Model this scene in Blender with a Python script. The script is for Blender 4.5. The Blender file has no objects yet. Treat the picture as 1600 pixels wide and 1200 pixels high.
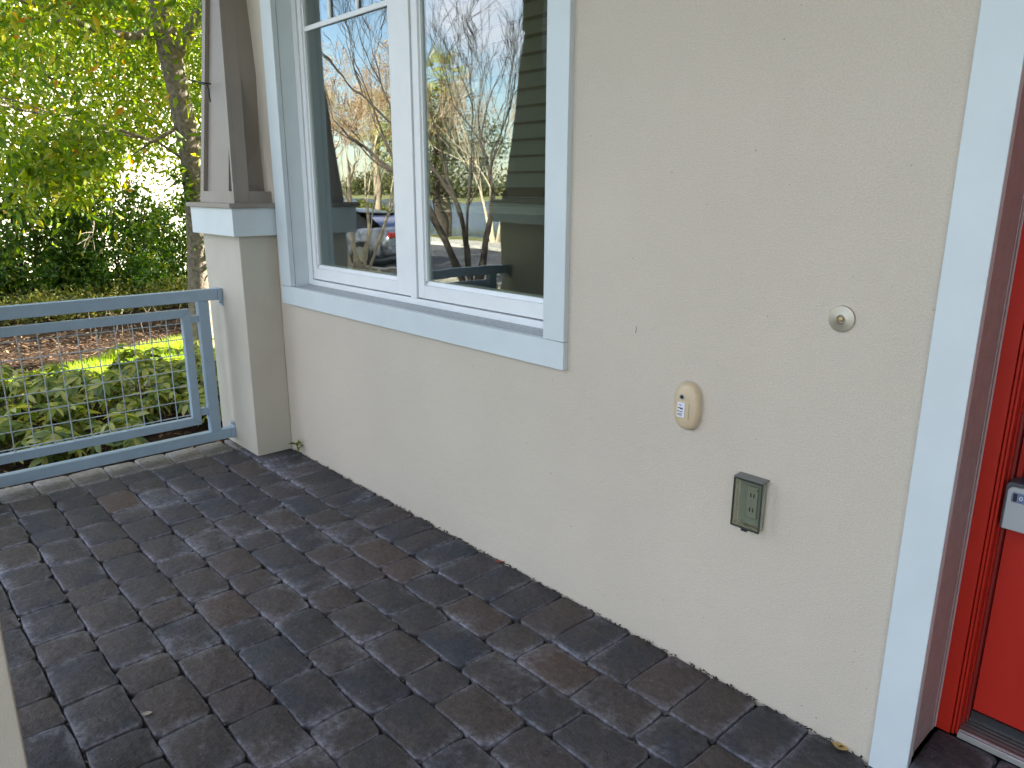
import bpy, bmesh, math, random
import numpy as np
from mathutils import Vector, Matrix
R = math.radians
sc = bpy.context.scene
COL = sc.collection
# ------------------------------------------------------------------ camera
cam = bpy.data.cameras.new('camera'); cam_o = bpy.data.objects.new('camera', cam); COL.objects.link(cam_o)
cam.sensor_width = 36; cam.lens = 1156.25/1600*36; cam.clip_end = 3000; cam.clip_start = 0.02
_f = Vector((-math.sin(.8302)*math.cos(.2563), math.cos(.8302)*math.cos(.2563), -math.sin(.2563)))
_q = _f.to_track_quat('-Z', 'Y')
cam_o.rotation_mode = 'QUATERNION'; cam_o.rotation_quaternion = _q @ Matrix.Rotation(.0023, 3, 'Z').to_quaternion()
cam_o.location = (0, -1.8592, 1.5)
sc.camera = cam_o
# ------------------------------------------------------------------ sky and sun
SUN_AZ, SUN_EL = R(20), R(31)
w = bpy.data.worlds.new('World'); sc.world = w; w.use_nodes = True
nt = w.node_tree; nt.nodes.clear()
def wn(t, **k):
    n = nt.nodes.new(t)
    for a, b in k.items(): setattr(n, a, b)
    return n
sky = wn('ShaderNodeTexSky', sky_type='NISHITA', sun_disc=False, sun_elevation=SUN_EL, sun_rotation=SUN_AZ,
         air_density=1.0, dust_density=.5, ozone_density=1.0)
bg = wn('ShaderNodeBackground'); bg.inputs['Strength'].default_value = 0.060
out = wn('ShaderNodeOutputWorld')
geo = wn('ShaderNodeTexCoord')
mp = wn('ShaderNodeMapping'); mp.inputs['Scale'].default_value = (1.6, 1.6, 5.0)
no = wn('ShaderNodeTexNoise'); no.inputs['Scale'].default_value = 1.7; no.inputs['Detail'].default_value = 7; no.inputs['Roughness'].default_value = .58
rp = wn('ShaderNodeValToRGB'); rp.color_ramp.elements[0].position = .53; rp.color_ramp.elements[1].position = .72
sepz = wn('ShaderNodeSeparateXYZ')
mr = wn('ShaderNodeMapRange'); mr.inputs['From Min'].default_value = .10; mr.inputs['From Max'].default_value = .34
mr.inputs['To Min'].default_value = 0; mr.inputs['To Max'].default_value = .12
ad = wn('ShaderNodeMath', operation='ADD')
cl = wn('ShaderNodeRGB'); cl.outputs[0].default_value = (6.6, 6.6, 7.4, 1)
mx = wn('ShaderNodeMix', data_type='RGBA')
L = nt.links.new
L(geo.outputs['Generated'], mp.inputs[0]); L(mp.outputs[0], no.inputs['Vector'])
L(geo.outputs['Generated'], sepz.inputs[0]); L(sepz.outputs['Z'], mr.inputs['Value'])
L(no.outputs['Fac'], ad.inputs[0]); L(mr.outputs[0], ad.inputs[1]); L(ad.outputs[0], rp.inputs[0])
L(rp.outputs[0], mx.inputs['Factor']); L(sky.outputs[0], mx.inputs[6]); L(cl.outputs[0], mx.inputs[7])
L(mx.outputs[2], bg.inputs['Color']); L(bg.outputs[0], out.inputs['Surface'])
sl = bpy.data.lights.new('sun', 'SUN'); sl.energy = 5.0; sl.angle = R(.55); sl.color = (1, .93, .8)
so = bpy.data.objects.new('sun', sl); COL.objects.link(so)
S = Vector((math.sin(SUN_AZ)*math.cos(SUN_EL), math.cos(SUN_AZ)*math.cos(SUN_EL), math.sin(SUN_EL)))
so.rotation_mode = 'QUATERNION'; so.rotation_quaternion = S.to_track_quat('Z', 'Y')
so.location = (0, 0, 30)
vs = sc.view_settings; vs.view_transform = 'Standard'; vs.look = 'None'; vs.gamma = 1; vs.exposure = 3.05; vs.use_curve_mapping = False
sc.render.engine = 'CYCLES'
sc.cycles.max_bounces = 10; sc.cycles.transparent_max_bounces = 24

# ------------------------------------------------------------------ helpers
def tag(o, label=None, cat=None, group=None, kind=None):
    if label: o['label'] = label
    if cat: o['category'] = cat
    if group: o['group'] = group
    if kind: o['kind'] = kind
    return o
def thing(name, loc, label, cat, group=None, rz=0):
    o = bpy.data.objects.new(name, None); COL.objects.link(o); o.empty_display_size = .1
    o.location = loc; o.rotation_euler = (0, 0, rz)
    bpy.context.view_layer.update()
    return tag(o, label, cat, group)
class MB:
    def __init__(s): s.v = []; s.f = []
    def add(s, v, f):
        n = len(s.v); s.v += [tuple(p) for p in v]; s.f += [tuple(i+n for i in q) for q in f]; return s
    def box(s, x0, x1, y0, y1, z0, z1):
        return s.hexa([(x0,y0,z0),(x1,y0,z0),(x1,y1,z0),(x0,y1,z0),(x0,y0,z1),(x1,y0,z1),(x1,y1,z1),(x0,y1,z1)])
    def hexa(s, p):
        return s.add(p, [(0,3,2,1),(4,5,6,7),(0,1,5,4),(1,2,6,5),(2,3,7,6),(3,0,4,7)])
    def tube(s, pts, rad, n=8, cap=True):
        pts = [Vector(p) for p in pts]
        if not hasattr(rad, '__len__'): rad = [rad]*len(pts)
        V = []; F = []; a = None
        for i, p in enumerate(pts):
            d = (pts[min(i+1, len(pts)-1)]-pts[max(i-1, 0)]).normalized()
            if a is None:
                a = d.orthogonal().normalized()
            a = (a-d*a.dot(d)).normalized(); b = d.cross(a)
            for k in range(n):
                t = 2*math.pi*k/n
                V.append(p+(a*math.cos(t)+b*math.sin(t))*rad[i])
        for i in range(len(pts)-1):
            for k in range(n):
                F.append((i*n+k, i*n+(k+1) % n, (i+1)*n+(k+1) % n, (i+1)*n+k))
        if cap:
            F.append(tuple(range(n-1, -1, -1))); m = (len(pts)-1)*n; F.append(tuple(range(m, m+n)))
        return s.add(V, F)
    def lathe(s, prof, axis='-y', c=(0,0,0), n=32):
        # prof: (radius, height) ; axis -y : height along -y
        V = []; F = []; c = Vector(c)
        for r, h in prof:
            for k in range(n):
                t = 2*math.pi*k/n
                if axis == '-y': V.append(c+Vector((r*math.cos(t), -h, r*math.sin(t))))
                elif axis == 'x': V.append(c+Vector((h, r*math.cos(t), r*math.sin(t))))
                else: V.append(c+Vector((r*math.cos(t), r*math.sin(t), h)))
        for i in range(len(prof)-1):
            for k in range(n): F.append((i*n+k, i*n+(k+1) % n, (i+1)*n+(k+1) % n, (i+1)*n+k))
        F.append(tuple(range(n))); m = (len(prof)-1)*n; F.append(tuple(range(m, m+n)))
        return s.add(V, F)
    def mesh(s, name):
        m = bpy.data.meshes.new(name); m.from_pydata(s.v, [], s.f); m.update()
        bm = bmesh.new(); bm.from_mesh(m); bmesh.ops.recalc_face_normals(bm, faces=bm.faces); bm.to_mesh(m); bm.free()
        return m
def link(name, m, mat, parent=None, smooth=None, bevel=0):
    if mat and not m.materials: m.materials.append(mat)
    o = bpy.data.objects.new(name, m); COL.objects.link(o)
    if parent:
        o.parent = parent; o.matrix_parent_inverse = parent.matrix_world.inverted()
    if bevel:
        b = o.modifiers.new('b', 'BEVEL'); b.width = bevel; b.segments = 2; b.limit_method = 'ANGLE'; b.angle_limit = R(40)
        smooth = smooth or 40
    if smooth:
        for p in m.polygons: p.use_smooth = True
        m.set_sharp_from_angle(angle=R(smooth))
    return o
def part(name, mb, mat, parent=None, smooth=None, bevel=0):
    return link(name, mb.mesh(name), mat, parent, smooth, bevel)
def boxp(name, b, mat, parent=None, bevel=0):
    return part(name, MB().box(*b), mat, parent, bevel=bevel)
def np_mesh(name, V, F):
    m = bpy.data.meshes.new(name); V = np.asarray(V, np.float32); F = np.asarray(F, np.int32)
    n, k = F.shape
    m.vertices.add(len(V)); m.vertices.foreach_set('co', V.ravel())
    m.loops.add(n*k); m.loops.foreach_set('vertex_index', F.ravel())
    m.polygons.add(n); m.polygons.foreach_set('loop_start', np.arange(0, n*k, k, dtype=np.int32))
    m.update(calc_edges=True); return m

# ------------------------------------------------------------------ materials
def mat(name, col, rough=.6, var=.0, vscale=4, bump=0, bscale=60, spec=.5, metal=0, var2=None, det=6, bump2=0, b2scale=8):
    m = bpy.data.materials.new(name); m.use_nodes = True; t = m.node_tree; b = t.nodes['Principled BSDF']
    b.inputs['Roughness'].default_value = rough; b.inputs['Metallic'].default_value = metal
    b.inputs['Specular IOR Level'].default_value = spec
    b.inputs['Base Color'].default_value = (*col, 1)
    g = t.nodes.new('ShaderNodeNewGeometry')
    if var:
        n = t.nodes.new('ShaderNodeTexNoise'); n.inputs['Scale'].default_value = vscale; n.inputs['Detail'].default_value = det
        t.links.new(g.outputs['Position'], n.inputs['Vector'])
        r = t.nodes.new('ShaderNodeValToRGB'); r.color_ramp.elements[0].position = .3; r.color_ramp.elements[1].position = .7
        c2 = var2 or tuple(min(1, c*(1+var)) for c in col)
        r.color_ramp.elements[0].color = (*[c*(1-var) for c in col], 1); r.color_ramp.elements[1].color = (*c2, 1)
        t.links.new(n.outputs['Fac'], r.inputs[0]); t.links.new(r.outputs[0], b.inputs['Base Color'])
    last = None
    for st, s_, d in ((bump, bscale, 5), (bump2, b2scale, 2)):
        if st:
            n = t.nodes.new('ShaderNodeTexNoise'); n.inputs['Scale'].default_value = s_; n.inputs['Detail'].default_value = d
            t.links.new(g.outputs['Position'], n.inputs['Vector'])
            u = t.nodes.new('ShaderNodeBump'); u.inputs['Strength'].default_value = 1; u.inputs['Distance'].default_value = st
            t.links.new(n.outputs['Fac'], u.inputs['Height'])
            if last: t.links.new(last.outputs[0], u.inputs['Normal'])
            last = u
    if last: t.links.new(last.outputs[0], b.inputs['Normal'])
    return m
def stucco_mat():
    m = mat('stucco', (.60, .53, .44), .75, var=.03, vscale=2.2, bump=.0022, bscale=230, bump2=.0018, b2scale=28, spec=.25)
    t = m.node_tree; b = t.nodes['Principled BSDF']; src = b.inputs['Base Color'].links[0].from_socket
    g = t.nodes.new('ShaderNodeNewGeometry')
    fn = t.nodes.new('ShaderNodeTexNoise'); fn.inputs['Scale'].default_value = 210; fn.inputs['Detail'].default_value = 3; t.links.new(g.outputs['Position'], fn.inputs['Vector'])
    fm = t.nodes.new('ShaderNodeMapRange'); fm.inputs['From Min'].default_value = .3; fm.inputs['From Max'].default_value = .7; fm.inputs['To Min'].default_value = .92; fm.inputs['To Max'].default_value = 1.07; t.links.new(fn.outputs['Fac'], fm.inputs['Value'])
    fx = t.nodes.new('ShaderNodeMix'); fx.data_type = 'RGBA'; fx.blend_type = 'MULTIPLY'; fx.inputs['Factor'].default_value = 1; t.links.new(src, fx.inputs[6]); t.links.new(fm.outputs[0], fx.inputs[7]); src = fx.outputs[2]
    v = t.nodes.new('ShaderNodeTexVoronoi'); v.inputs['Scale'].default_value = 16
    nn = t.nodes.new('ShaderNodeTexNoise'); nn.inputs['Scale'].default_value = 3.1
    t.links.new(g.outputs['Position'], nn.inputs['Vector'])
    t.links.new(g.outputs['Position'], v.inputs['Vector'])
    th = t.nodes.new('ShaderNodeMath'); th.operation = 'MULTIPLY_ADD'; th.inputs[1].default_value = .11; th.inputs[2].default_value = -.018
    t.links.new(nn.outputs['Fac'], th.inputs[0])
    a = t.nodes.new('ShaderNodeMath'); a.operation = 'LESS_THAN'; t.links.new(v.outputs['Distance'], a.inputs[0]); t.links.new(th.outputs[0], a.inputs[1])
    a2 = t.nodes.new('ShaderNodeMath'); a2.operation = 'MULTIPLY'; a2.inputs[1].default_value = .5; t.links.new(a.outputs[0], a2.inputs[0])
    x = t.nodes.new('ShaderNodeMix'); x.data_type = 'RGBA'; t.links.new(a2.outputs[0], x.inputs['Factor'])
    t.links.new(src, x.inputs[6]); x.inputs[7].default_value = (.2, .18, .15, 1); t.links.new(x.outputs[2], b.inputs['Base Color'])
    return m
STUCCO = stucco_mat()
STUCCO2 = mat('stucco_column', (.54, .50, .42), .75, var=.04, vscale=5, bump=.0009, bscale=230, bump2=.0012, b2scale=30, spec=.25)
TRIM = mat('trim_paint', (.63, .695, .715), .45, var=.03, vscale=7, bump=.0002, bscale=90)
SILLM = mat('sill_paint', (.42, .44, .46), .8, var=.12, vscale=60, bump=.0006, bscale=400)
VINYL = mat('white_vinyl', (.80, .82, .83), .35, var=.02, vscale=9)
TAUPE = mat('taupe_paint', (.275, .24, .205), .5, var=.05, vscale=5, bump=.0002, bscale=80)
RAILM = mat('rail_paint', (.31, .41, .50), .42, var=.05, vscale=14, bump=.00025, bscale=120)
GALV = mat('galvanised_wire', (.44, .50, .54), .45, metal=.2)
JAMBM = mat('reveal_paint', (.37, .31, .305), .55, var=.10, vscale=30, bump=.0008, bscale=170)
RED = mat('red_paint', (.43, .020, .010), .42, spec=.3, var=.05, vscale=6, bump=.0001, bscale=60)
REDD = mat('red_door_paint', (.44, .020, .011), .45, spec=.3, var=.05, vscale=3, bump=.00015, bscale=40)
ALU = mat('aluminium', (.62, .60, .60), .33, metal=1, bump=.0002, bscale=200)
NICKEL = mat('brushed_nickel', (.50, .46, .38), .48, metal=1, bump=.00008, bscale=900)
BRASS = mat('old_brass', (.5, .38, .2), .45, metal=.7)
BEIGE = mat('beige_plastic', (.60, .475, .31), .42, var=.05, vscale=40)
BLACK = mat('black_plastic', (.015, .015, .017), .4)
DARKMET = mat('dark_metal', (.05, .045, .04), .5, metal=.6)
LOCKG = mat('lockbox_grey', (.42, .44, .45), .45, metal=.2, bump=.0001, bscale=300)
LOCKD = mat('lockbox_rubber', (.07, .07, .08), .6)
LABELW = mat('paper_label', (.72, .72, .78), .5)
INK = mat('label_ink', (.05, .05, .08), .6)
SLAT = mat('blind_slat', (.085, .09, .075), .5)
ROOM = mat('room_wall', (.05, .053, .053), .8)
SOFF = mat('ceiling_board', (.80, .79, .75), .6, var=.03)
ROOFM = mat('shingles', (.10, .09, .085), .9, var=.3, vscale=12)
BASEM = mat('joint_sand', (.028, .026, .024), .95, var=.4, vscale=120, bump=.003, bscale=200)
ASPH = mat('asphalt', (.075, .075, .08), .85, var=.18, vscale=3, bump=.002, bscale=150)
CONC = mat('concrete', (.46, .43, .38), .85, var=.12, vscale=5, bump=.001, bscale=150)
BARK = mat('bark', (.16, .135, .105), .9, var=.45, vscale=26, bump=.012, bscale=38)
BARKL = mat('pale_bark', (.52, .43, .30), .85, var=.3, vscale=14, bump=.004, bscale=60)
BARKD = mat('dark_bark', (.055, .043, .034), .9, var=.35, vscale=14, bump=.004, bscale=60)
PALMB = mat('palm_trunk', (.30, .23, .16), .9, var=.35, vscale=14, bump=.01, bscale=30)
MULCHG = mat('mulch_soil', (.030, .019, .012), .95, spec=.08, var=.5, vscale=22, bump=.015, bscale=45)

def leaf_mat(name, cols, trans=.5, rough=.45, ylw=0):
    m = bpy.data.materials.new(name); m.use_nodes = True; t = m.node_tree; t.nodes.clear()
    g = t.nodes.new('ShaderNodeNewGeometry'); r = t.nodes.new('ShaderNodeValToRGB')
    els = r.color_ramp.elements
    while len(els) < len(cols): els.new(.5)
    for i, (p, c) in enumerate(cols): els[i].position = p; els[i].color = (*c, 1)
    t.links.new(g.outputs['Random Per Island'], r.inputs[0])
    p = t.nodes.new('ShaderNodeBsdfPrincipled'); p.inputs['Roughness'].default_value = rough; p.inputs['Specular IOR Level'].default_value = .4
    tr = t.nodes.new('ShaderNodeBsdfTranslucent'); mxs = t.nodes.new('ShaderNodeMixShader'); mxs.inputs[0].default_value = trans
    hs = t.nodes.new('ShaderNodeHueSaturation'); hs.inputs['Saturation'].default_value = 1.15; hs.inputs['Value'].default_value = 1.9; hs.inputs['Hue'].default_value = .485
    o = t.nodes.new('ShaderNodeOutputMaterial')
    t.links.new(r.outputs[0], p.inputs['Base Color']); t.links.new(r.outputs[0], hs.inputs['Color']); t.links.new(hs.outputs[0], tr.inputs['Color'])
    t.links.new(p.outputs[0], mxs.inputs[1]); t.links.new(tr.outputs[0], mxs.inputs[2]); t.links.new(mxs.outputs[0], o.inputs['Surface'])
    return m
LEAF_TREE = leaf_mat('tree_leaves', [(0, (.055, .12, .012)), (.4, (.12, .20, .02)), (.8, (.20, .27, .025)), (.985, (.32, .30, .03)), (.998, (.40, .14, .02))])
LEAF_HEDGE = leaf_mat('hedge_leaves', [(0, (.020, .060, .012)), (.5, (.05, .12, .015)), (.85, (.12, .20, .025)), (1, (.26, .27, .05))], .42)
LEAF_COVER = leaf_mat('cover_leaves', [(0, (.05, .075, .015)), (.5, (.13, .15, .03)), (1, (.28, .26, .06))], .4)
LEAF_SCHEF = leaf_mat('schefflera_leaves', [(0, (.045, .085, .018)), (.5, (.10, .155, .028)), (.8, (.20, .25, .05)), (1, (.36, .36, .09))], .4, .35)
LEAF_GRASS = leaf_mat('grass_blades', [(0, (.12, .22, .03)), (.6, (.22, .34, .04)), (1, (.38, .42, .09))], .5)
LEAF_OAK = leaf_mat('evergreen_leaves', [(0, (.05, .06, .025)), (.6, (.10, .11, .04)), (1, (.17, .15, .06))], .3)
LEAF_PALM = leaf_mat('palm_fronds', [(0, (.14, .18, .04)), (.6, (.30, .32, .09)), (1, (.50, .44, .18))], .4)
LEAF_DRY = leaf_mat('dry_seed_heads', [(0, (.26, .14, .07)), (.6, (.36, .22, .11)), (1, (.45, .32, .18))], .3)
CHIPS = leaf_mat('mulch_chips', [(0, (.018, .010, .006)), (.5, (.050, .026, .014)), (.85, (.11, .060, .032)), (1, (.26, .19, .10))], .05, 1)

def ground_mat():
    m = mat('ground_grass', (.10, .13, .035), .95, var=.35, vscale=3, var2=(.26, .24, .075), bump=.02, bscale=30)
    return m
GRASSG = ground_mat()
def water_mat():
    m = bpy.data.materials.new('lake_water'); m.use_nodes = True; t = m.node_tree; b = t.nodes['Principled BSDF']
    b.inputs['Base Color'].default_value = (.035, .05, .11, 1); b.inputs['Roughness'].default_value = .12
    g = t.nodes.new('ShaderNodeNewGeometry'); mp_ = t.nodes.new('ShaderNodeMapping'); mp_.inputs['Scale'].default_value = (.6, 1.6, 1)
    n = t.nodes.new('ShaderNodeTexNoise'); n.inputs['Scale'].default_value = 1.6; n.inputs['Detail'].default_value = 5
    u = t.nodes.new('ShaderNodeBump'); u.inputs['Distance'].default_value = .35
    t.links.new(g.outputs['Position'], mp_.inputs[0]); t.links.new(mp_.outputs[0], n.inputs['Vector']); t.links.new(n.outputs['Fac'], u.inputs['Height']); t.links.new(u.outputs[0], b.inputs['Normal'])
    return m
WATER = water_mat()
def glass_mat(name, fac, tint, gcol=(.93, .98, 1), wav=.0):
    m = bpy.data.materials.new(name); m.use_nodes = True; t = m.node_tree; t.nodes.clear()
    a = t.nodes.new('ShaderNodeBsdfTransparent'); a.inputs[0].default_value = (*tint, 1)
    g = t.nodes.new('ShaderNodeBsdfGlossy'); g.inputs['Color'].default_value = (*gcol, 1); g.inputs['Roughness'].default_value = 0.0
    x = t.nodes.new('ShaderNodeMixShader'); o = t.nodes.new('ShaderNodeOutputMaterial')
    fr = t.nodes.new('ShaderNodeLayerWeight'); pw = t.nodes.new('ShaderNodeMath'); pw.operation = 'POWER'; pw.inputs[1].default_value = 4; t.links.new(fr.outputs['Facing'], pw.inputs[0])
    ma = t.nodes.new('ShaderNodeMath'); ma.operation = 'ADD'; ma.inputs[1].default_value = fac; ma.use_clamp = True
    t.links.new(pw.outputs[0], ma.inputs[0]); t.links.new(ma.outputs[0], x.inputs[0])
    t.links.new(a.outputs[0], x.inputs[1]); t.links.new(g.outputs[0], x.inputs[2]); t.links.new(x.outputs[0], o.inputs[0])
    if wav:
        ge = t.nodes.new('ShaderNodeNewGeometry'); n = t.nodes.new('ShaderNodeTexNoise'); n.inputs['Scale'].default_value = 3.2; n.inputs['Detail'].default_value = 1
        u = t.nodes.new('ShaderNodeBump'); u.inputs['Distance'].default_value = wav
        t.links.new(ge.outputs['Position'], n.inputs['Vector']); t.links.new(n.outputs['Fac'], u.inputs['Height']); t.links.new(u.outputs[0], g.inputs['Normal'])
    return m
PANE = glass_mat('window_glass', .13, (.80, .85, .81), wav=.0011)
SMOKE = glass_mat('smoked_plastic', .025, (.84, .845, .80))
CARGL = glass_mat('car_glass', .25, (.05, .05, .06), (.8, .8, 1))

def paver_mat(name, light=False):
    m = bpy.data.materials.new(name); m.use_nodes = True; t = m.node_tree; b = t.nodes['Principled BSDF']; N = t.nodes.new; K = t.links.new
    b.inputs['Roughness'].default_value = .72; b.inputs['Specular IOR Level'].default_value = .4
    oi = N('ShaderNodeObjectInfo'); g = N('ShaderNodeNewGeometry'); tc = N('ShaderNodeTexCoord')
    r = N('ShaderNodeValToRGB'); els = r.color_ramp.elements
    cols = [(0, (.040, .043, .053)), (.3, (.047, .047, .054)), (.5, (.058, .053, .056)), (.7, (.069, .056, .053)), (.84, (.043, .051, .065)), (.93, (.096, .066, .054)), (1, (.053, .051, .058))]
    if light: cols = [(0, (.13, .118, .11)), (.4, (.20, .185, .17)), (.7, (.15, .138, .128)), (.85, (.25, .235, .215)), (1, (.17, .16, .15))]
    while len(els) < len(cols): els.new(.5)
    for i, (p, c) in enumerate(cols): els[i].position = p; els[i].color = (*c, 1)
    K(oi.outputs['Random'], r.inputs[0])
    # blotches of brown / slate inside each stone
    n1 = N('ShaderNodeTexNoise'); n1.inputs['Scale'].default_value = 7; n1.inputs['Detail'].default_value = 4; K(g.outputs['Position'], n1.inputs['Vector'])
    r1 = N('ShaderNodeValToRGB'); r1.color_ramp.elements[0].position = .42; r1.color_ramp.elements[1].position = .66
    K(n1.outputs['Fac'], r1.inputs[0])
    x1 = N('ShaderNodeMix'); x1.data_type = 'RGBA'; K(r1.outputs[0], x1.inputs['Factor']); K(r.outputs[0], x1.inputs[6])
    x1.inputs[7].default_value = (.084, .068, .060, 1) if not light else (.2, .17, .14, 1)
    f1 = N('ShaderNodeMath'); f1.operation = 'MULTIPLY'; f1.inputs[1].default_value = .55; K(r1.outputs[0], f1.inputs[0]); K(f1.outputs[0], x1.inputs['Factor'])
    # fine grain
    n2 = N('ShaderNodeTexNoise'); n2.inputs['Scale'].default_value = 170; n2.inputs['Detail'].default_value = 4; K(g.outputs['Position'], n2.inputs['Vector'])
    mr2 = N('ShaderNodeMapRange'); mr2.inputs['To Min'].default_value = .45; mr2.inputs['To Max'].default_value = 1.55; K(n2.outputs['Fac'], mr2.inputs['Value'])
    x2 = N('ShaderNodeMix'); x2.data_type = 'RGBA'; x2.blend_type = 'MULTIPLY'; x2.inputs['Factor'].default_value = 1; K(x1.outputs[2], x2.inputs[6]); K(mr2.outputs[0], x2.inputs[7])
    n6 = N('ShaderNodeTexNoise'); n6.inputs['Scale'].default_value = 48; n6.inputs['Detail'].default_value = 7; n6.inputs['Roughness'].default_value = .7; K(g.outputs['Position'], n6.inputs['Vector'])
    m6 = N('ShaderNodeMapRange'); m6.inputs['From Min'].default_value = .3; m6.inputs['From Max'].default_value = .7; m6.inputs['To Min'].default_value = .62; m6.inputs['To Max'].default_value = 1.42; K(n6.outputs['Fac'], m6.inputs['Value'])
    x6 = N('ShaderNodeMix'); x6.data_type = 'RGBA'; x6.blend_type = 'MULTIPLY'; x6.inputs['Factor'].default_value = 1; K(x2.outputs[2], x6.inputs[6]); K(m6.outputs[0], x6.inputs[7]); x2 = x6
    # efflorescence: pale haze towards the worn rim plus patches
    sp = N('ShaderNodeSeparateXYZ'); K(tc.outputs['Generated'], sp.inputs[0])
    def edge(s):
        a = N('ShaderNodeMath'); a.operation = 'SUBTRACT'; a.inputs[1].default_value = .5; K(sp.outputs[s], a.inputs[0])
        c = N('ShaderNodeMath'); c.operation = 'ABSOLUTE'; K(a.outputs[0], c.inputs[0]); return c
    ex, ey = edge('X'), edge('Y')
    mxx = N('ShaderNodeMath'); mxx.operation = 'MAXIMUM'; K(ex.outputs[0], mxx.inputs[0]); K(ey.outputs[0], mxx.inputs[1])
    me = N('ShaderNodeMapRange'); me.inputs['From Min'].default_value = .30; me.inputs['From Max'].default_value = .49; K(mxx.outputs[0], me.inputs['Value'])
    n3 = N('ShaderNodeTexNoise'); n3.inputs['Scale'].default_value = 3.1; n3.inputs['Detail'].default_value = 9; n3.inputs['Roughness'].default_value = .68; K(g.outputs['Position'], n3.inputs['Vector'])
    a3 = N('ShaderNodeMath'); a3.operation = 'MULTIPLY_ADD'; K(me.outputs[0], a3.inputs[0]); a3.inputs[1].default_value = .13; K(n3.outputs['Fac'], a3.inputs[2])
    r3 = N('ShaderNodeMapRange'); r3.inputs['From Min'].default_value = .56; r3.inputs['From Max'].default_value = .82; K(a3.outputs[0], r3.inputs['Value'])
    m7 = N('ShaderNodeMapRange'); m7.inputs['From Min'].default_value = .40; m7.inputs['From Max'].default_value = .62; m7.inputs['To Min'].default_value = .25; m7.inputs['To Max'].default_value = 1.15; K(n6.outputs['Fac'], m7.inputs['Value'])
    rim = N('ShaderNodeMapRange'); rim.inputs['From Min'].default_value = .455; rim.inputs['From Max'].default_value = .492; rim.inputs['To Max'].default_value = .42; K(mxx.outputs[0], rim.inputs['Value'])
    a7 = N('ShaderNodeMath'); a7.operation = 'ADD'; K(r3.outputs[0], a7.inputs[0]); K(rim.outputs[0], a7.inputs[1])
    f3 = N('ShaderNodeMath'); f3.operation = 'MULTIPLY'; f3.use_clamp = True; K(a7.outputs[0], f3.inputs[0]); K(m7.outputs[0], f3.inputs[1])
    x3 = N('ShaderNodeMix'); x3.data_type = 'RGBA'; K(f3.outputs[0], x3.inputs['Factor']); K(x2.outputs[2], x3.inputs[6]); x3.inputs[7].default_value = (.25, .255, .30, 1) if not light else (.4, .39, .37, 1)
    # pale grit specks
    v = N('ShaderNodeTexVoronoi'); v.inputs['Scale'].default_value = 42; K(g.outputs['Position'], v.inputs['Vector'])
    lt = N('ShaderNodeMath'); lt.operation = 'LESS_THAN'; lt.inputs[1].default_value = .075; K(v.outputs['Distance'], lt.inputs[0])
    sx = N('ShaderNodeSeparateColor'); K(v.outputs['Color'], sx.inputs[0])
    gt = N('ShaderNodeMath'); gt.operation = 'GREATER_THAN'; gt.inputs[1].default_value = .80; K(sx.outputs[0], gt.inputs[0])
    ml = N('ShaderNodeMath'); ml.operation = 'MULTIPLY'; K(lt.outputs[0], ml.inputs[0]); K(gt.outputs[0], ml.inputs[1])
    ml2 = N('ShaderNodeMath'); ml2.operation = 'MULTIPLY'; ml2.inputs[1].default_value = .7; K(ml.outputs[0], ml2.inputs[0])
    x4 = N('ShaderNodeMix'); x4.data_type = 'RGBA'; K(ml2.outputs[0], x4.inputs['Factor']); K(x3.outputs[2], x4.inputs[6]); x4.inputs[7].default_value = (.36, .34, .33, 1)
    K(x4.outputs[2], b.inputs['Base Color'])
    u = N('ShaderNodeBump'); u.inputs['Distance'].default_value = .0016; K(n2.outputs['Fac'], u.inputs['Height'])
    n5 = N('ShaderNodeTexNoise'); n5.inputs['Scale'].default_value = 32; n5.inputs['Detail'].default_value = 5; K(g.outputs['Position'], n5.inputs['Vector'])
    u2 = N('ShaderNodeBump'); u2.inputs['Distance'].default_value = .007; K(n5.outputs['Fac'], u2.inputs['Height']); K(u.outputs[0], u2.inputs['Normal'])
    K(u2.outputs[0], b.inputs['Normal'])
    return m
PAVER = paver_mat('dark_paver'); PAVERL = paver_mat('pale_paver', True)

rnd = random.Random(7)
nr = np.random.default_rng(11)
# ================================================================== SETTING: terrain
def gz(x, y):
    def sm(a, b, t):
        t = min(1, max(0, (t-a)/(b-a))); return t*t*(3-2*t)
    z = -.2-.32*sm(3.0, 7.4, -y)
    z -= .85*sm(18, 29, -y)
    z -= 1.6*sm(29, 36, -y)
    z += 2.3*sm(112, 124, -y)
    z += 1.0*sm(124, 200, -y)
    return z
ys = [500, 60, 30, 15, 8, 4, 1, -1, -3, -4, -5, -6, -7, -7.6, -8.2, -10, -14, -18, -20, -22, -24, -26, -28, -30, -33, -36, -50, -80, -112, -116, -120, -126, -150, -200, -400, -900]
xs = [-900, -400, -200, -100, -60, -40, -30, -24, -18, -14, -11, -8, -6, -4.45, 0, 6, 15, 40, 100, 400]
V = [(x, y, gz(x, y)) for y in ys for x in xs]
nx = len(xs)
F = [(j*nx+i, (j+1)*nx+i, (j+1)*nx+i+1, j*nx+i+1) for j in range(len(ys)-1) for i in range(nx-1)]
tag(part('ground', MB().add(V, F), GRASSG, smooth=80), kind='structure')
tag(part('lake', MB().add([(-900, -20, -1.15), (400, -20, -1.15), (400, -130, -1.15), (-900, -130, -1.15)], [(0, 1, 2, 3)]), WATER), kind='structure')
tag(part('street', MB().box(-200, 60, -15.0, -8.35, -.56, -.50), ASPH), kind='structure')
for y0, y1 in ((-8.35, -8.17), (-15.18, -15.0)):
    tag(boxp('kerb', (-200, 60, y0, y1, -.6, -.40), CONC, bevel=.02), kind='structure')
tag(boxp('pavement', (-200, 60, -16.9, -15.18, -.6, -.425), CONC), kind='structure')
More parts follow.
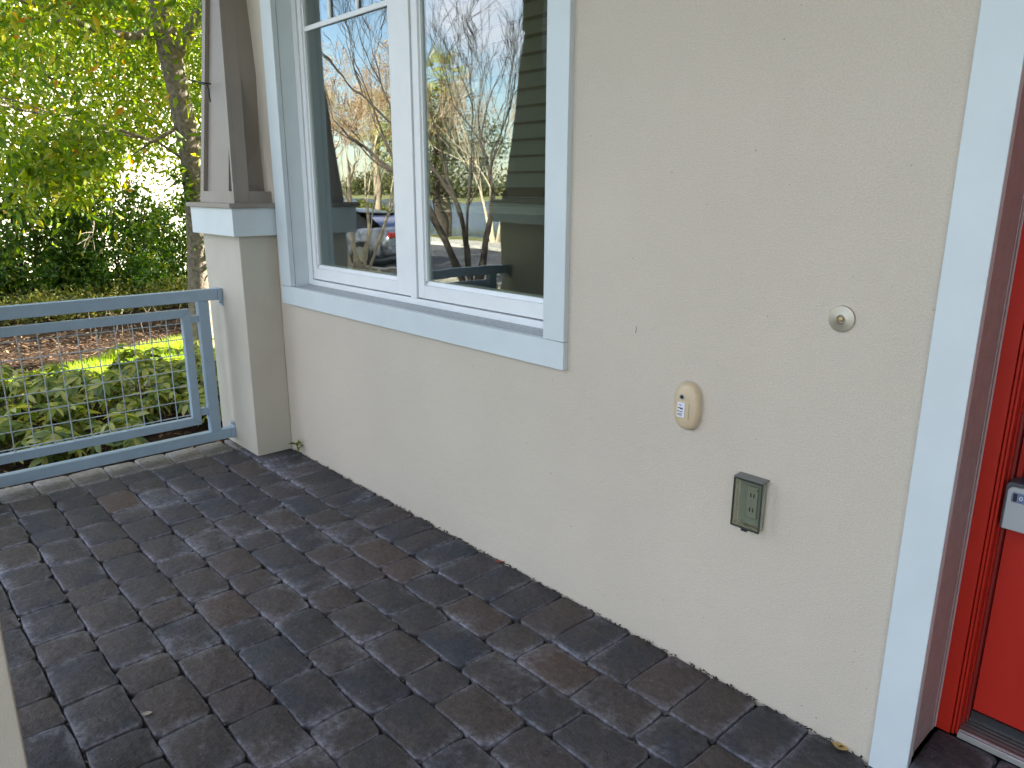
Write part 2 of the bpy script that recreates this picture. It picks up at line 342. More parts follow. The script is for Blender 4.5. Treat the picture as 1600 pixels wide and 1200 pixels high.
tag(boxp('pavement', (-200, 60, -6.3, -5.0, -.62, -.34), CONC), kind='structure')
# mulch bed sheet next to the porch
def bed(x0, x1, y0, y1, dz):
    gx = np.linspace(x0, x1, 30); gy = np.linspace(y0, y1, 30)
    V = [(x, y, gz(x, y)+dz+.02*math.sin(3*x)*math.cos(2.3*y)) for y in gy for x in gx]
    return MB().add(V, [(j*30+i, j*30+i+1, (j+1)*30+i+1, (j+1)*30+i) for j in range(29) for i in range(29)])
mul = tag(part('mulch_bed', bed(-15.3, -4.35, -3.6, 7, .03), MULCHG, smooth=80), kind='structure')
# bark chips: many small flat splinters
def scatter_quads(n, fx, fy, size, tilt, zf, aspect=2.6, tri=False):
    x = fx(n); y = fy(n); z = np.array([zf(a, b) for a, b in zip(x, y)])
    s = size*(.5+nr.random(n)); an = nr.random(n)*6.283; ti = (nr.random(n)-.5)*tilt
    dx = np.stack([np.cos(an), np.sin(an), ti], 1)*s[:, None]; dy = np.stack([-np.sin(an), np.cos(an), (nr.random(n)-.5)*tilt], 1)*(s/aspect)[:, None]
    c = np.stack([x, y, z], 1)
    V = np.stack([c-dx-dy*.6, c+dx*.8-dy, c+dx+dy*.6, c-dx*.9+dy], 1).reshape(-1, 3)
    F = np.arange(4*n).reshape(-1, 4); return V, F
V, F = scatter_quads(30000, lambda n: -4.5-nr.random(n)**.8*8.2, lambda n: -3+nr.random(n)*8, .020, 1.0, lambda a, b: gz(a, b)+.05+nr.random()*.02)
tag(link('bark_mulch', np_mesh('bark_mulch', V, F), CHIPS), 'brown bark chips and dry leaves strewn between the shrubs', 'mulch', kind='stuff')
# grass strip
def blades(n, fx, fy, h, zf):
    x = fx(n); y = fy(n); z = np.array([zf(a, b) for a, b in zip(x, y)])
    a = nr.random(n)*6.283; hh = h*(.5+nr.random(n)); w_ = .004+.003*nr.random(n)
    lean = (nr.random((n, 2))-.5)*h*1.1
    c = np.stack([x, y, z], 1); d = np.stack([np.cos(a)*w_, np.sin(a)*w_, 0*a], 1); t = np.stack([lean[:, 0], lean[:, 1], hh], 1)
    V = np.stack([c-d, c+d, c+t], 1).reshape(-1, 3); return V, np.arange(3*n).reshape(-1, 3)
def gx_(n): return -7.15-nr.random(n)*1.5
xg = gx_(46000); yg = -2.2+nr.random(46000)*6.2
keep = (xg > -8.15-.35*np.sin(yg*1.7)-.12*yg) & (xg < -7.0)
xg, yg = xg[keep], yg[keep]
V, F = blades(len(xg), lambda n: xg, lambda n: yg, .075, lambda a, b: gz(a, b)+.03)
tag(link('grass_strip', np_mesh('grass_strip', V, F), LEAF_GRASS), 'strip of short bright grass between the mulch and the leafy shrubs', 'grass', kind='stuff')

# ================================================================== PORCH FLOOR
PX0 = -4.405
floor = tag(part('porch_floor', MB().box(PX0+.01, 1.2, -2.45, .0, -.30, -.020), BASEM), kind='structure')
def paver_mesh(lx, ly, seed):
    r = random.Random(seed); n = 20; V = []; F = []
    hx, hy = lx/2, ly/2
    cr = .020
    pts = []
    for (cx, cy, a0) in ((hx-cr, hy-cr, 0), (-hx+cr, hy-cr, 90), (-hx+cr, -hy+cr, 180), (hx-cr, -hy+cr, 270)):
        for k in range(3):
            a = R(a0+45*k); q = cr*(1+r.uniform(-.3, .25)); pts.append((cx+q*math.cos(a), cy+q*math.sin(a)))
        # mid-edge wobble points
        if a0 == 0: m = [(hx*.35, hy), (-hx*.3, hy)]
        elif a0 == 90: m = [(-hx, hy*.3), (-hx, -hy*.3)]
        elif a0 == 180: m = [(-hx*.3, -hy), (hx*.35, -hy)]
        else: m = [(hx, -hy*.3), (hx, hy*.3)]
        for x, y in m: pts.append((x*(1+r.uniform(-.012, .006)), y*(1+r.uniform(-.012, .006))))
    n = len(pts)
    rings = ((1, -.035), (.998, -.0055), (.982, -.0014), (.95, 0))
    tz = [r.uniform(-.0018, .0018) for _ in range(3)]
    for s, z in rings:
        for x, y in pts:
            ax = (hx-(1-s)*hx*1.0*min(1, .14/lx*1.2))/hx if s < 1 else 1
            ins = (1-s)*min(hx, hy)
            X = x-math.copysign(min(ins, abs(x)), x)*(abs(x)/hx)**2; Y = y-math.copysign(min(ins, abs(y)), y)*(abs(y)/hy)**2
            V.append((X, Y, z+(tz[0]*x/hx+tz[1]*y/hy if z > -.03 else 0)+(r.uniform(-.0008, .0008) if z > -.03 else 0)))
    for q in range(len(rings)-1):
        for k in range(n): F.append((q*n+k, q*n+(k+1) % n, (q+1)*n+(k+1) % n, (q+1)*n+k))
    V.append((0, 0, .0006)); c = len(V)-1; m = (len(rings)-1)*n
    for k in range(n): F.append((m+k, m+(k+1) % n, c))
    me = bpy.data.meshes.new('paver'); me.from_pydata(V, [], F); me.update()
    for p in me.polygons: p.use_smooth = True
    return me
GAP = .005
PM = {k: [paver_mesh(lx-GAP, ly-GAP, i*31+len(k)) for i in range(7)] for k, (lx, ly) in
      dict(L=(.2465, .1655), S=(.1640, .1655), W=(.1635, .2500), B=(.2200, .1670)).items()}
for k, ms in PM.items():
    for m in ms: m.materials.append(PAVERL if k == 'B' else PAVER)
hidden = []
def put(kind, cx, cy, vis=True):
    o = bpy.data.objects.new('paver', rnd.choice(PM[kind])); COL.objects.link(o)
    o.location = (cx, cy, rnd.uniform(-.0015, .0015)); o.rotation_euler = (rnd.uniform(-.004, .004), rnd.uniform(-.004, .004), rnd.choice((0, math.pi))+rnd.uniform(-.006, .006))
    o.parent = floor
    if not vis: hidden.append(o)
    return o
def seen(x, y):      # inside the photograph's view of the floor (with a margin)
    v = Vector((x, y, 0))-cam_o.location; q = cam_o.rotation_quaternion.inverted() @ v
    if q.z > -.05: return False
    return abs(q.x/-q.z*1156) < 830 and abs(q.y/-q.z*1156) < 640
XB = PX0+.222
# wall row (soldiers)
k = 0
x = -2.388+.1635*11
edges = [-2.388+.1635*i for i in range(-12, 22)]
for a in edges:
    cx = a+.08175
    if cx-.08 > XB and not (cx < -3.97+.0) and cx < 1.1: put('W', cx, -.125, seen(cx, -.125))
put('W', -4.105, -.125)
for r_ in range(1, 14):
    y1 = -.25-.1655*(r_-1); cy = y1-.08275
    off = -1.735 if r_ % 2 else -2.065
    xs_ = []
    for k in range(-5, 7):
        b = off+.6565*k
        xs_ += [(b, b+.164, 'S'), (b+.164, b+.4105, 'L'), (b+.4105, b+.6565, 'L')]
    for a, b, kd in xs_:
        if b <= XB+.03 or a > 1.1: continue
        if a < XB:          # cut stone against the edge course
            o = put(kd, (XB+b)/2, cy, True); o.scale.x = (b-XB-.003)/(b-a)
        else: put(kd, (a+b)/2, cy, seen((a+b)/2, cy))
for k in range(-1, 13):
    cy = -1.27-.167*k+.0835+.167*5
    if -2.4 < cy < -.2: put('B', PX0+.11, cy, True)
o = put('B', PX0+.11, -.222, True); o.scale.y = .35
# merge the stones outside the frame into one part
bmh = MB()
dg = None
bpy.context.view_layer.update()
VV = []; FF = []
for o in hidden:
    n = len(VV)
    mw = Matrix.LocRotScale(o.location, o.rotation_euler, o.scale)
    VV += [tuple(mw @ v.co) for v in o.data.vertices]; FF += [tuple(i+n for i in p.vertices) for p in o.data.polygons]
    bpy.data.objects.remove(o)
if VV:
    me = bpy.data.meshes.new('paver_field'); me.from_pydata(VV, [], FF)
    for p in me.polygons: p.use_smooth = True
    o = link('paver_field', me, PAVER); o.parent = floor; o['kind'] = 'stuff'
# raised step in the door recess: two coping stones
step = tag(part('door_step', MB().box(-.4895, 1.15, -.028, .25, 0.0, .045), BASEM), kind='structure')
def coping(x0, x1, y0, y1, z1, rl):
    V = []; F = []; c = .02
    pts = []
    def arc(cx, cy, a0, rr):
        for k in range(5): a = R(a0+22.5*k); pts.append((cx+rr*math.cos(a), cy+rr*math.sin(a)))
    arc(x1-.008, y1-.008, 0, .008); arc(x0+.008, y1-.008, 90, .008); arc(x0+rl, y0+rl, 180, rl); arc(x1-.01, y0+.01, 270, .01)
    n = len(pts); mx_, my_ = (x0+x1)/2, (y0+y1)/2
    for ins, z in ((0, .02), (0, z1-.016), (.006, z1-.004), (.016, z1)):
        for x, y in pts: V.append((x+(mx_-x)/abs(x1-x0)*2*ins, y+(my_-y)/abs(y1-y0)*2*ins, z))
    for q in range(3):
        for k in range(n): F.append((q*n+k, q*n+(k+1) % n, (q+1)*n+(k+1) % n, (q+1)*n+k))
    F.append(tuple(range(3*n, 4*n)))
    return MB().add(V, F)
for i, (a, b) in enumerate([(-.4898, -.340), (-.337, -.10), (-.097, .14), (.143, .38), (.383, .62)]):
    o = part('paver', coping(a, b, -.034, .182, .072, .03 if i == 0 else .012), PAVER, smooth=50); o.parent = step

# ================================================================== HOUSE
house = thing('house', (-2, 4, 0), 'cream stucco house front with a blue grey trimmed window and a red door', 'house')
# front wall with window and door openings
def wall_front():
    xs = [-4.3, -3.90, -1.77, -.50, .62, 6]; zs = [-.3, .93, 2.45, 2.78, 6]
    V = []; F = []
    xx = [-4.3, -3.86, -1.80, -.505, .62, 6]; zz = [-.3, .93, 2.43, 2.78, 6.2]
    for z in zz:
        for x in xx: V.append((x, 0, z))
    n = len(xx)
    for j in range(len(zz)-1):
        for i in range(n-1):
            if i == 1 and j in (1, 2): continue
            if i == 3 and j in (0, 1): continue
            F.append((j*n+i, j*n+i+1, (j+1)*n+i+1, (j+1)*n+i))
    return MB().add(V, F)
mbw = wall_front()
# outer box of the house: west, north, east walls
mbw.add([(-4.3, 0, -.3), (-4.3, 6.5, -.3), (-4.3, 6.5, 6.2), (-4.3, 0, 6.2)], [(0, 1, 2, 3)])
mbw.add([(-4.3, 6.5, -.3), (6, 6.5, -.3), (6, 6.5, 6.2), (-4.3, 6.5, 6.2)], [(0, 1, 2, 3)])
mbw.add([(6, 0, -.3), (6, 6.5, -.3), (6, 6.5, 6.2), (6, 0, 6.2)], [(0, 1, 2, 3)])
part('wall', mbw, STUCCO, house)
# main roof, porch roof, ceiling and beam
part('roof', MB().add([(-4.7, -.5, 6.2), (6.6, -.5, 6.2), (6.6, 7.0, 6.2), (-4.7, 7.0, 6.2), (-2, 3.25, 7.6), (4, 3.25, 7.6)],
     [(0, 1, 5, 4), (1, 2, 5), (2, 3, 4, 5), (3, 0, 4), (0, 3, 2, 1)]), ROOFM, house)
part('porch_roof', MB().add([(-4.75, -2.75, 3.42), (6, -2.75, 3.42), (6, -.003, 4.0), (-4.75, -.003, 4.0), (-4.75, -2.75, 3.34), (6, -2.75, 3.34), (6, -.003, 3.34), (-4.75, -.003, 3.34)],
     [(0, 1, 2, 3), (4, 7, 6, 5), (0, 4, 5, 1), (1, 5, 6, 2), (2, 6, 7, 3), (3, 7, 4, 0)]), ROOFM, house)
for i in range(16):
    boxp('ceiling_board', (-4.7, 6, -2.72+i*.17, -2.724+(i+1)*.17, 3.315, 3.337), SOFF, house)
boxp('beam', (-4.6, 6, -2.25, -1.88, 3.06, 3.312), TRIM, house)
boxp('wall', (1.9, 2.15, -2.75, -.002, -.3, 3.312), STUCCO, house)  # unseen return wall, added to cut the light from the right
# room behind the window
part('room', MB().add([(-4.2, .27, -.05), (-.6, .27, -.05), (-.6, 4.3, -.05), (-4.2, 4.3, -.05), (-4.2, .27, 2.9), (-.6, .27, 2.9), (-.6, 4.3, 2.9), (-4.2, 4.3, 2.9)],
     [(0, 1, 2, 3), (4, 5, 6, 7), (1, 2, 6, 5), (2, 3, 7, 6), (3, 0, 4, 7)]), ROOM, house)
# ---- window
win = part('window', MB().box(-3.802, -1.847, .088, .13, .992, 1.020).box(-3.802, -3.758, .088, .13, 1.020, 2.66).box(-1.890, -1.847, .088, .13, 1.020, 2.66)
           .box(-3.802, -1.847, .088, .13, 2.66, 2.70).box(-2.818, -2.772, .086, .128, 1.020, 2.66), VINYL, house, bevel=.002)
def board(name, b, m=TRIM, bv=.002): return boxp(name, b, m, win, bevel=bv)
board('trim_board', (-3.922, -1.745, -.022, .006, .886, .9855))
board('trim_board', (-3.922, -3.802, -.022, .006, .9870, 2.75))
board('trim_board', (-1.847, -1.745, -.022, .006, .9870, 2.75))
board('trim_board', (-3.922, -1.745, -.022, .006, 2.7515, 2.87))
board('jamb_board', (-3.860, -3.8025, .0085, .25, .96, 2.75), bv=0)
board('jamb_board', (-1.8465, -1.80, .0085, .25, .96, 2.75), bv=0)
board('jamb_board', (-3.8025, -1.8465, .0085, .25, 2.702, 2.75), bv=0)
part('sill', MB().hexa([(-3.8020, .000, .94), (-1.8470, .000, .94), (-1.8470, .0875, .94), (-3.8020, .0875, .94),
                        (-3.8020, .000, .978), (-1.8470, .000, .978), (-1.8470, .0875, .9925), (-3.8020, .0875, .9925)]), SILLM, win)
part('sill', MB().box(-3.80, -1.85, .1305, .26, .94, 1.03), VINYL, win)
def sash(x0, x1, z0, z1, gl, gr, gb, gt, muntin):
    y0 = .094
    mb = MB()
    mb.box(x0, gl-.012, y0, .14, z0, z1); mb.box(gr+.012, x1, y0, .14, z0, z1)
    mb.box(gl-.012, gr+.012, y0, .14, z0, gb-.018); mb.box(gl-.012, gr+.012, y0, .14, gt+.018, z1)
    s_ = part('sash', mb, VINYL, win, bevel=.0015)
    bd = MB(); y1 = .1035
    bd.hexa([(gl-.0115, y1, gb-.0175), (gr+.0115, y1, gb-.0175), (gr+.0115, .13, gb-.0175), (gl-.0115, .13, gb-.0175), (gl, .111, gb), (gr, .111, gb), (gr, .13, gb), (gl, .13, gb)])
    bd.box(gl-.0115, gl, y1, .13, gb+.0005, gt); bd.box(gr, gr+.0115, y1, .13, gb+.0005, gt); bd.box(gl-.0115, gr+.0115, y1, .13, gt+.0005, gt+.0175)
    part('glazing_bead', bd, VINYL, win)
    part('pane', MB().box(gl, gr, .1145, .1185, gb, gt), PANE, win)
    zc = 2.282
    if muntin:
        part('muntin', MB().box(gl+.0005, gr-.0005, .1035, .114, zc-.012, zc+.012), VINYL, win, bevel=.003)
        for k in (1, 2):
            xm = gl+(gr-gl)*k/3
            part('muntin', MB().box(xm-.012, xm+.012, .1035, .114, zc+.0125, gt-.0005), VINYL, win, bevel=.003)
sash(-3.753, -2.822, 1.026, 2.655, -3.707, -2.950, 1.103, 2.585, True)
sash(-2.768, -1.895, 1.026, 2.655, -2.711, -1.945, 1.103, 2.585, True)
# second sealed pane and its warm-edge spacer seen as thin green-grey lines at the glass edge
for gl, gr in ((-3.707, -2.950), (-2.711, -1.945)):
    part('spacer', MB().box(gl, gl+.008, .1215, .134, 1.103, 2.585).box(gr-.008, gr, .1215, .134, 1.103, 2.585).box(gl+.008, gr-.008, .1215, .134, 1.103, 1.111), ALU, win)
for x0, x1, z0 in ((-2.88, -2.866, 1.052), (-2.752, -2.742, 1.05), (-2.742, -2.735, 1.062)):
    pass
# ---- door
door = boxp('door', (-.428, .50, .246, .29, .128, 2.62), REDD, house)
part('jamb', MB().box(-.4555, -.4365, .214, .246, .075, 2.70), RED, door, bevel=.002)
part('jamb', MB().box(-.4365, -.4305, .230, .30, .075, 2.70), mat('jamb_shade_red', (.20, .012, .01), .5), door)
part('casing', MB().box(-.4935, -.4550, .172, .205, .0735, 2.70).box(-.4535, -.4465, .176, .205, .0735, 2.70).box(-.4460, -.4395, .183, .2135, .0735, 2.70), RED, door, bevel=.0018)
part('casing', MB().box(-.4935, -.4945+1.1, .172, .205, 2.702, 2.76), RED, door)
part('caulk', MB().tube([(-.4925, .1715, .075), (-.4920, .1712, .9), (-.4928, .1715, 1.7), (-.4922, .1712, 2.7)], .0028, 6), mat('caulk', (.42, .32, .32), .6), door)
th = MB().box(-.4385, .60, .178, .25, .0725, .088)
th_m = mat('threshold_base', (.20, .17, .17), .5, metal=.5)
thr = part('threshold', th, th_m, door)
part('nosing', MB().hexa([(-.4385, .172, .0725), (.60, .172, .0725), (.60, .1779, .0725), (-.4385, .1779, .0725), (-.4385, .1745, .088), (.60, .1745, .088), (.60, .1779, .088), (-.4385, .1779, .088)]), ALU, thr, bevel=.001)
for i in range(5):
    y = .1825+i*.0126
    part('ridge', MB().box(-.4380, .60, y, y+.0052, .0882, .0935+.0022*i), ALU, thr)
boxp('weather_strip', (-.4290, .50, .238, .262, .096, .1275), BLACK, door)
hd = part('handle', MB().tube([(-.375, .246, .935), (-.375, .19, .935)], .011, 12).tube([(-.375, .192, .935), (-.33, .188, .938), (-.27, .19, .935)], .009, 10), DARKMET, door)
# door surround: blue-grey board and taupe reveal
boxp('door_trim', (-.584, -.4905, -.022, .004, .0015, 2.86), TRIM, house, bevel=.002)
boxp('door_trim', (-.4895, .70, -.022, .004, 2.78, 2.86), TRIM, house, bevel=.002)
part('door_reveal', MB().box(-.52, -.4905, .0045, .014, .0735, 2.78).box(-.52, -.4940, .0145, .1715, .0735, 2.78).box(-.52, -.4925, .1535, .1713, .0735, 2.78), JAMBM, house)
part('door_reveal', MB().box(-.49, .6, .0045, .172, 2.762, 2.779), JAMBM, house)

# ================================================================== PORCH COLUMNS
def skew(p0, p1, p2, p3, inset):   # not used directly
    pass
def column(cx, y0, y1, cy, label, hwb=.2555, zfloor=0):
    c = thing('porch_column', (cx, (y0+y1)/2, 0), label, 'column', 'stucco and taupe columns of the porch')
    x0, x1 = cx-hwb, cx+hwb
    boxp('pedestal', (x0, x1, y0, y1, zfloor, 1.256), STUCCO2, c, bevel=.004)
    e = .042
    yb = y1 if y1 > -.01 else y1+e
    mbb = MB().box(x0-e, x1+e, y0-e, yb, 1.2565, 1.404)
    part('band', mbb, TRIM, c, bevel=.0015)
    e2 = .060; yb = y1 if y1 > -.01 else y1+e2
    boxp('ledge', (x0-e2, x1+e2, y0-e2, yb, 1.4045, 1.428), TAUPE, c, bevel=.002)
    H0, H1 = 1.4285, 2.62
    def hw(z): return .2415-.1216*(z-1.43)
    def hf(z): return .2415-.066*(z-1.43)
    def P(sx, sy, z, inx=0, iny=0):
        h = hw(z); return (cx+sx*(h-inx), cy+sy*(hf(z)-iny), z)
    # recessed core: its +x face is plumb low down, so the recess deepens towards the foot
    zs = [H0, 2.10, H1]; ix = [.085, .0015, .0015]
    V = []
    for z, i in zip(zs, ix):
        V += [P(-1, -1, z, .02, .022), P(1, -1, z, i*1.5 if i > .01 else i, .022), P(1, 1, z, i*.35 if i > .01 else i, .0), P(-1, 1, z, .02, .0)]
    F = [(0, 3, 2, 1), (8, 9, 10, 11)]
    for q in (0, 4):
        for k in range(4): F.append((q+k, q+(k+1) % 4, q+4+(k+1) % 4, q+4+k))
    part('shaft', MB().add(V, F), TAUPE, c)
    def stile(sx, w_):     # upright board on the front face along one corner, following the taper
        a = []
        for z in (H0, H1):
            h = hw(z); X0 = cx+sx*h; X1 = cx+sx*(h-w_); Y0 = cy-hf(z); Y1 = Y0+.021
            a += [(X0, Y0, z), (X1, Y0, z), (X1, Y1, z), (X0, Y1, z)]
        return part('corner_board', MB().hexa(a), TAUPE, c, bevel=.001)
    stile(-1, .048); stile(1, .020)
    for sx in (1, -1):
        a = []
        for z in (H0, H1):
            h = hw(z); X0 = cx+sx*h; X1 = cx+sx*(h-.05 if z == H0 else h-.01); Y0 = cy-hf(z)+.0215; Y1 = cy-hf(z)+.085
            a += [(X0, Y0, z), (X1, Y0, z), (X1, Y1, z), (X0, Y1, z)]
        part('corner_board', MB().hexa(a), TAUPE, c, bevel=.001)
    # bottom rails
    h0, h1 = hw(H0), hw(H0+.062); k0, k1 = hf(H0), hf(H0+.062)
    part('bottom_rail', MB().hexa([(cx-h0+.0485, cy-k0-.0005, H0), (cx+h0-.0205, cy-k0-.0005, H0), (cx+h0-.0205, cy-k0+.02, H0), (cx-h0+.0485, cy-k0+.02, H0),
        (cx-h1+.0485, cy-k1-.0005, H0+.062), (cx+h1-.0205, cy-k1-.0005, H0+.062), (cx+h1-.0205, cy-k1+.02, H0+.062), (cx-h1+.0485, cy-k1+.02, H0+.062)]), TAUPE, c)
    for sx in (1, -1):
        part('bottom_rail', MB().hexa([(cx+sx*h0, cy-k0+.0805, H0), (cx+sx*(h0-.05), cy-k0+.0805, H0), (cx+sx*(h0-.05), cy+k0, H0), (cx+sx*h0, cy+k0, H0),
            (cx+sx*h1, cy-k1+.0805, H0+.062), (cx+sx*(h1-.05), cy-k1+.0805, H0+.062), (cx+sx*(h1-.05), cy+k1, H0+.062), (cx+sx*h1, cy+k1, H0+.062)]), TAUPE, c)
    boxp('neck', (cx-.11, cx+.11, cy-.17, cy+.17, H1+.0005, 3.058 if y1 < -.01 else 3.312), TAUPE, c)
    return c
column(-4.236, -.214, -.001, .026, 'tapered taupe column on a cream base against the wall left of the window')
column(-4.135, -2.31, -1.80, -2.055, 'dark tapered corner column seen mirrored in the right window pane')
column(-1.7555, -2.252, -1.742, -1.997, 'nearest column, its stucco base cut by the lower left edge of the photo')
hook = part('wire_hook', MB().tube([(-4.345, -.262, 2.075), (-4.31, -.232, 2.062), (-4.255, -.214, 2.045), (-4.232, -.209, 2.038), (-4.222, -.206, 2.02), (-4.221, -.206, 1.985), (-4.220, -.204, 1.955)], .0045, 8)
            .tube([(-4.30, -.228, 2.06), (-4.285, -.165, 2.055)], .004, 6), DARKMET, smooth=60)
tag(hook, 'thin dark wire hook bent downward on the front of the taupe column', 'hook')

# ================================================================== RAILING
rail = thing('porch_railing', (-4.30, -1.0, 0), 'blue grey metal railing with wire mesh closing the end of the porch', 'railing')
XF = -4.280
def rp_(name, b, m=RAILM, bv=.003, par=None): return boxp(name, b, m, par or rail, bevel=bv)
rp_('top_rail', (XF-.052, XF, -1.755, -.242, .884, .948))
rp_('bottom_rail', (XF-.052, XF, -1.755, -.242, .048, .106))
for (ya, yb_, z0, z1) in ((-.2415, -.2165, .882, .950), (-.2415, -.2165, .046, .108), (-1.780, -1.7555, .882, .950), (-1.780, -1.7555, .046, .108)):
    br = rp_('bracket', (XF-.056, XF+.004, ya, yb_, z0, z1), bv=.002)
    fl = (z0-.034, z0-.0005) if z0 > .5 else (z1+.0005, z1+.034)
    ys_ = (-.2195, -.2165) if ya > -1 else (-1.780, -1.777)
    sd = rp_('flange', (XF-.050, XF-.002, ys_[0], ys_[1], *fl), bv=.0006, par=None)
    for dx in (-.014, -.036):
        part('screw', MB().lathe([(.0045, 0), (.004, .0022), (.001, .003)], '-y', (XF+dx, ys_[0], sum(fl)/2), 10), DARKMET, rail)
for (ya, yb_) in ((-.358, -.298), (-1.66, -1.60)):
    rp_('post', (XF-.050, XF-.002, ya, yb_, .1065, .8835))
FR = dict(y0=-1.568, y1=-.405, z0=.165, z1=.846, w=.046)
def frame_bar(a, b):      # mitred frame bars
    pass
y0, y1, z0, z1, fw_ = FR['y0'], FR['y1'], FR['z0'], FR['z1'], FR['w']
xa, xb = XF-.046, XF-.006
def mitre(p): return part('frame_bar', MB().hexa([(xa, *p[0]), (xb, *p[0]), (xb, *p[1]), (xa, *p[1]), (xa, *p[3]), (xb, *p[3]), (xb, *p[2]), (xa, *p[2])]), RAILM, rail, bevel=.002)
g_ = .0006
mitre([(y0+g_, z1), (y1-g_, z1), (y1-fw_-g_, z1-fw_), (y0+fw_+g_, z1-fw_)])
mitre([(y0+g_, z0), (y1-g_, z0), (y1-fw_-g_, z0+fw_), (y0+fw_+g_, z0+fw_)])
mitre([(y1, z0+g_), (y1, z1-g_), (y1-fw_, z1-fw_-g_), (y1-fw_, z0+fw_+g_)])
mitre([(y0, z0+g_), (y0, z1-g_), (y0+fw_, z1-fw_-g_), (y0+fw_, z0+fw_+g_)])
for za, zb in ((.765, .805), (.215, .258)):
    rp_('connector', (XF-.042, XF-.012, -.4048, -.3582, za, zb), bv=.002)
    rp_('connector', (XF-.042, XF-.012, -1.5998, -1.5682, za, zb), bv=.002)
for k in range(12):
    y = -.5345-.0885*k
    if y < -1.52: break
    dy = rnd.uniform(-.002, .002)
    part('vertical_wire', MB().tube([(XF-.024, y, z0+fw_-.004), (XF-.0235, y+dy, .5), (XF-.024, y, z1-fw_+.004)], .0030, 6), GALV, rail, smooth=60)
for z in (.767, .677, .588, .497, .404, .316, .228):
    part('horizontal_wire', MB().tube([(XF-.030, y0+fw_-.004, z), (XF-.0297, -1.0, z+rnd.uniform(-.003, .003)), (XF-.030, y1-fw_+.004, z)], .0028, 6), GALV, rail, smooth=60)

# ================================================================== WALL FIXTURES
bell = thing('doorbell', (-.801, 0, 1.188), 'small round brushed metal doorbell on the wall beside the door trim', 'doorbell')
part('plate', MB().lathe([(.0335, 0.0), (.0335, .0035), (.0325, .0050), (.026, .0062), (.0130, .0072), (.0112, .0078), (.0098, .0062), (.0095, .003)], c=(-.801, -.0008, 1.188), n=48), NICKEL, bell, smooth=35)
part('button', MB().lathe([(.0068, .003), (.0066, .0085), (.005, .0102), (.002, .0108)], c=(-.801, -.001, 1.188), n=28), BRASS, bell, smooth=50)
sen = thing('alarm_sensor', (-1.232, 0, .866), 'beige oval plastic device with a lens and paper label on the wall', 'sensor')
def dome(c, a, b, d, e=2.5, n=40, m=12):
    V = []; F = []
    for i in range(m+1):
        t = i/m*math.pi/2; r = math.cos(t)**.42; h = d*math.sin(t)
        for k in range(n):
            q = 2*math.pi*k/n; cs, sn = math.cos(q), math.sin(q)
            V.append((c[0]+a*r*math.copysign(abs(cs)**(2/e), cs), c[1]-h-.006, c[2]+b*r*math.copysign(abs(sn)**(2/e), sn)))
    for i in range(m):
        for k in range(n): F.append((i*n+k, i*n+(k+1) % n, (i+1)*n+(k+1) % n, (i+1)*n+k))
    base = len(V)
    for k in range(n):
        V.append((V[k][0], c[1]-.0005, V[k][2]))
    for k in range(n): F.append((base+k, base+(k+1) % n, (k+1) % n, k))
    F.append(tuple(range(m*n, m*n+n)))
    return MB().add(V, F)
part('housing', dome((-1.232, 0, .866), .046, .0745, .024), BEIGE, sen, smooth=60)
part('back_plate', MB().lathe([(1, 0), (1, .0005)], c=(0, 0, 0), n=4) if False else dome((-1.232, .004, .866), .049, .0775, .002), mat('beige_gasket', (.45, .40, .33), .6), sen, smooth=40)
ln = part('lens_ring', MB().lathe([(.0095, 0), (.0095, .005), (.0080, .006), (.0068, .0052), (.0065, .003)], c=(-1.2400, -.0270, .8975), n=28), mat('clear_ring', (.5, .5, .44), .2), sen, smooth=40)
part('lens', MB().lathe([(.0063, .0), (.0058, .0045), (.002, .0056)], c=(-1.2400, -.0270, .8975), n=20), BLACK, ln, smooth=50)
boxp('label_holder', (-1.2590, -1.2130, -.0322, -.015, .831, .885), BEIGE, sen, bevel=.002)
lb = boxp('label', (-1.2530, -1.2270, -.0334, -.0324, .8345, .8815), LABELW, sen)
mbi = MB()
for (a, b, c_, d) in ((-1.2480, -1.2455, .8705, .8725), (-1.2458, -1.2420, .8725, .8745), (-1.2425, -1.2390, .8702, .8725), (-1.2510, -1.2340, .8620, .8650), (-1.2430, -1.2320, .8600, .8622),
                      (-1.2515, -1.2450, .8520, .8548), (-1.2440, -1.2335, .8512, .8535)):
    mbi.box(a, b, -.0338, -.0335, c_, d)
part('print', mbi, INK, lb)
part('print', MB().box(-1.2505, -1.2350, -.0338, -.0335, .8390, .8475), mat('grey_ink', (.35, .36, .40), .6), lb)
sc_ = part('wall_scuff', MB().box(-1.4495, -1.4478, -.0012, -.0004, 1.060, 1.068).box(-1.4480, -1.4465, -.0012, -.0004, 1.0685, 1.081), INK, house)
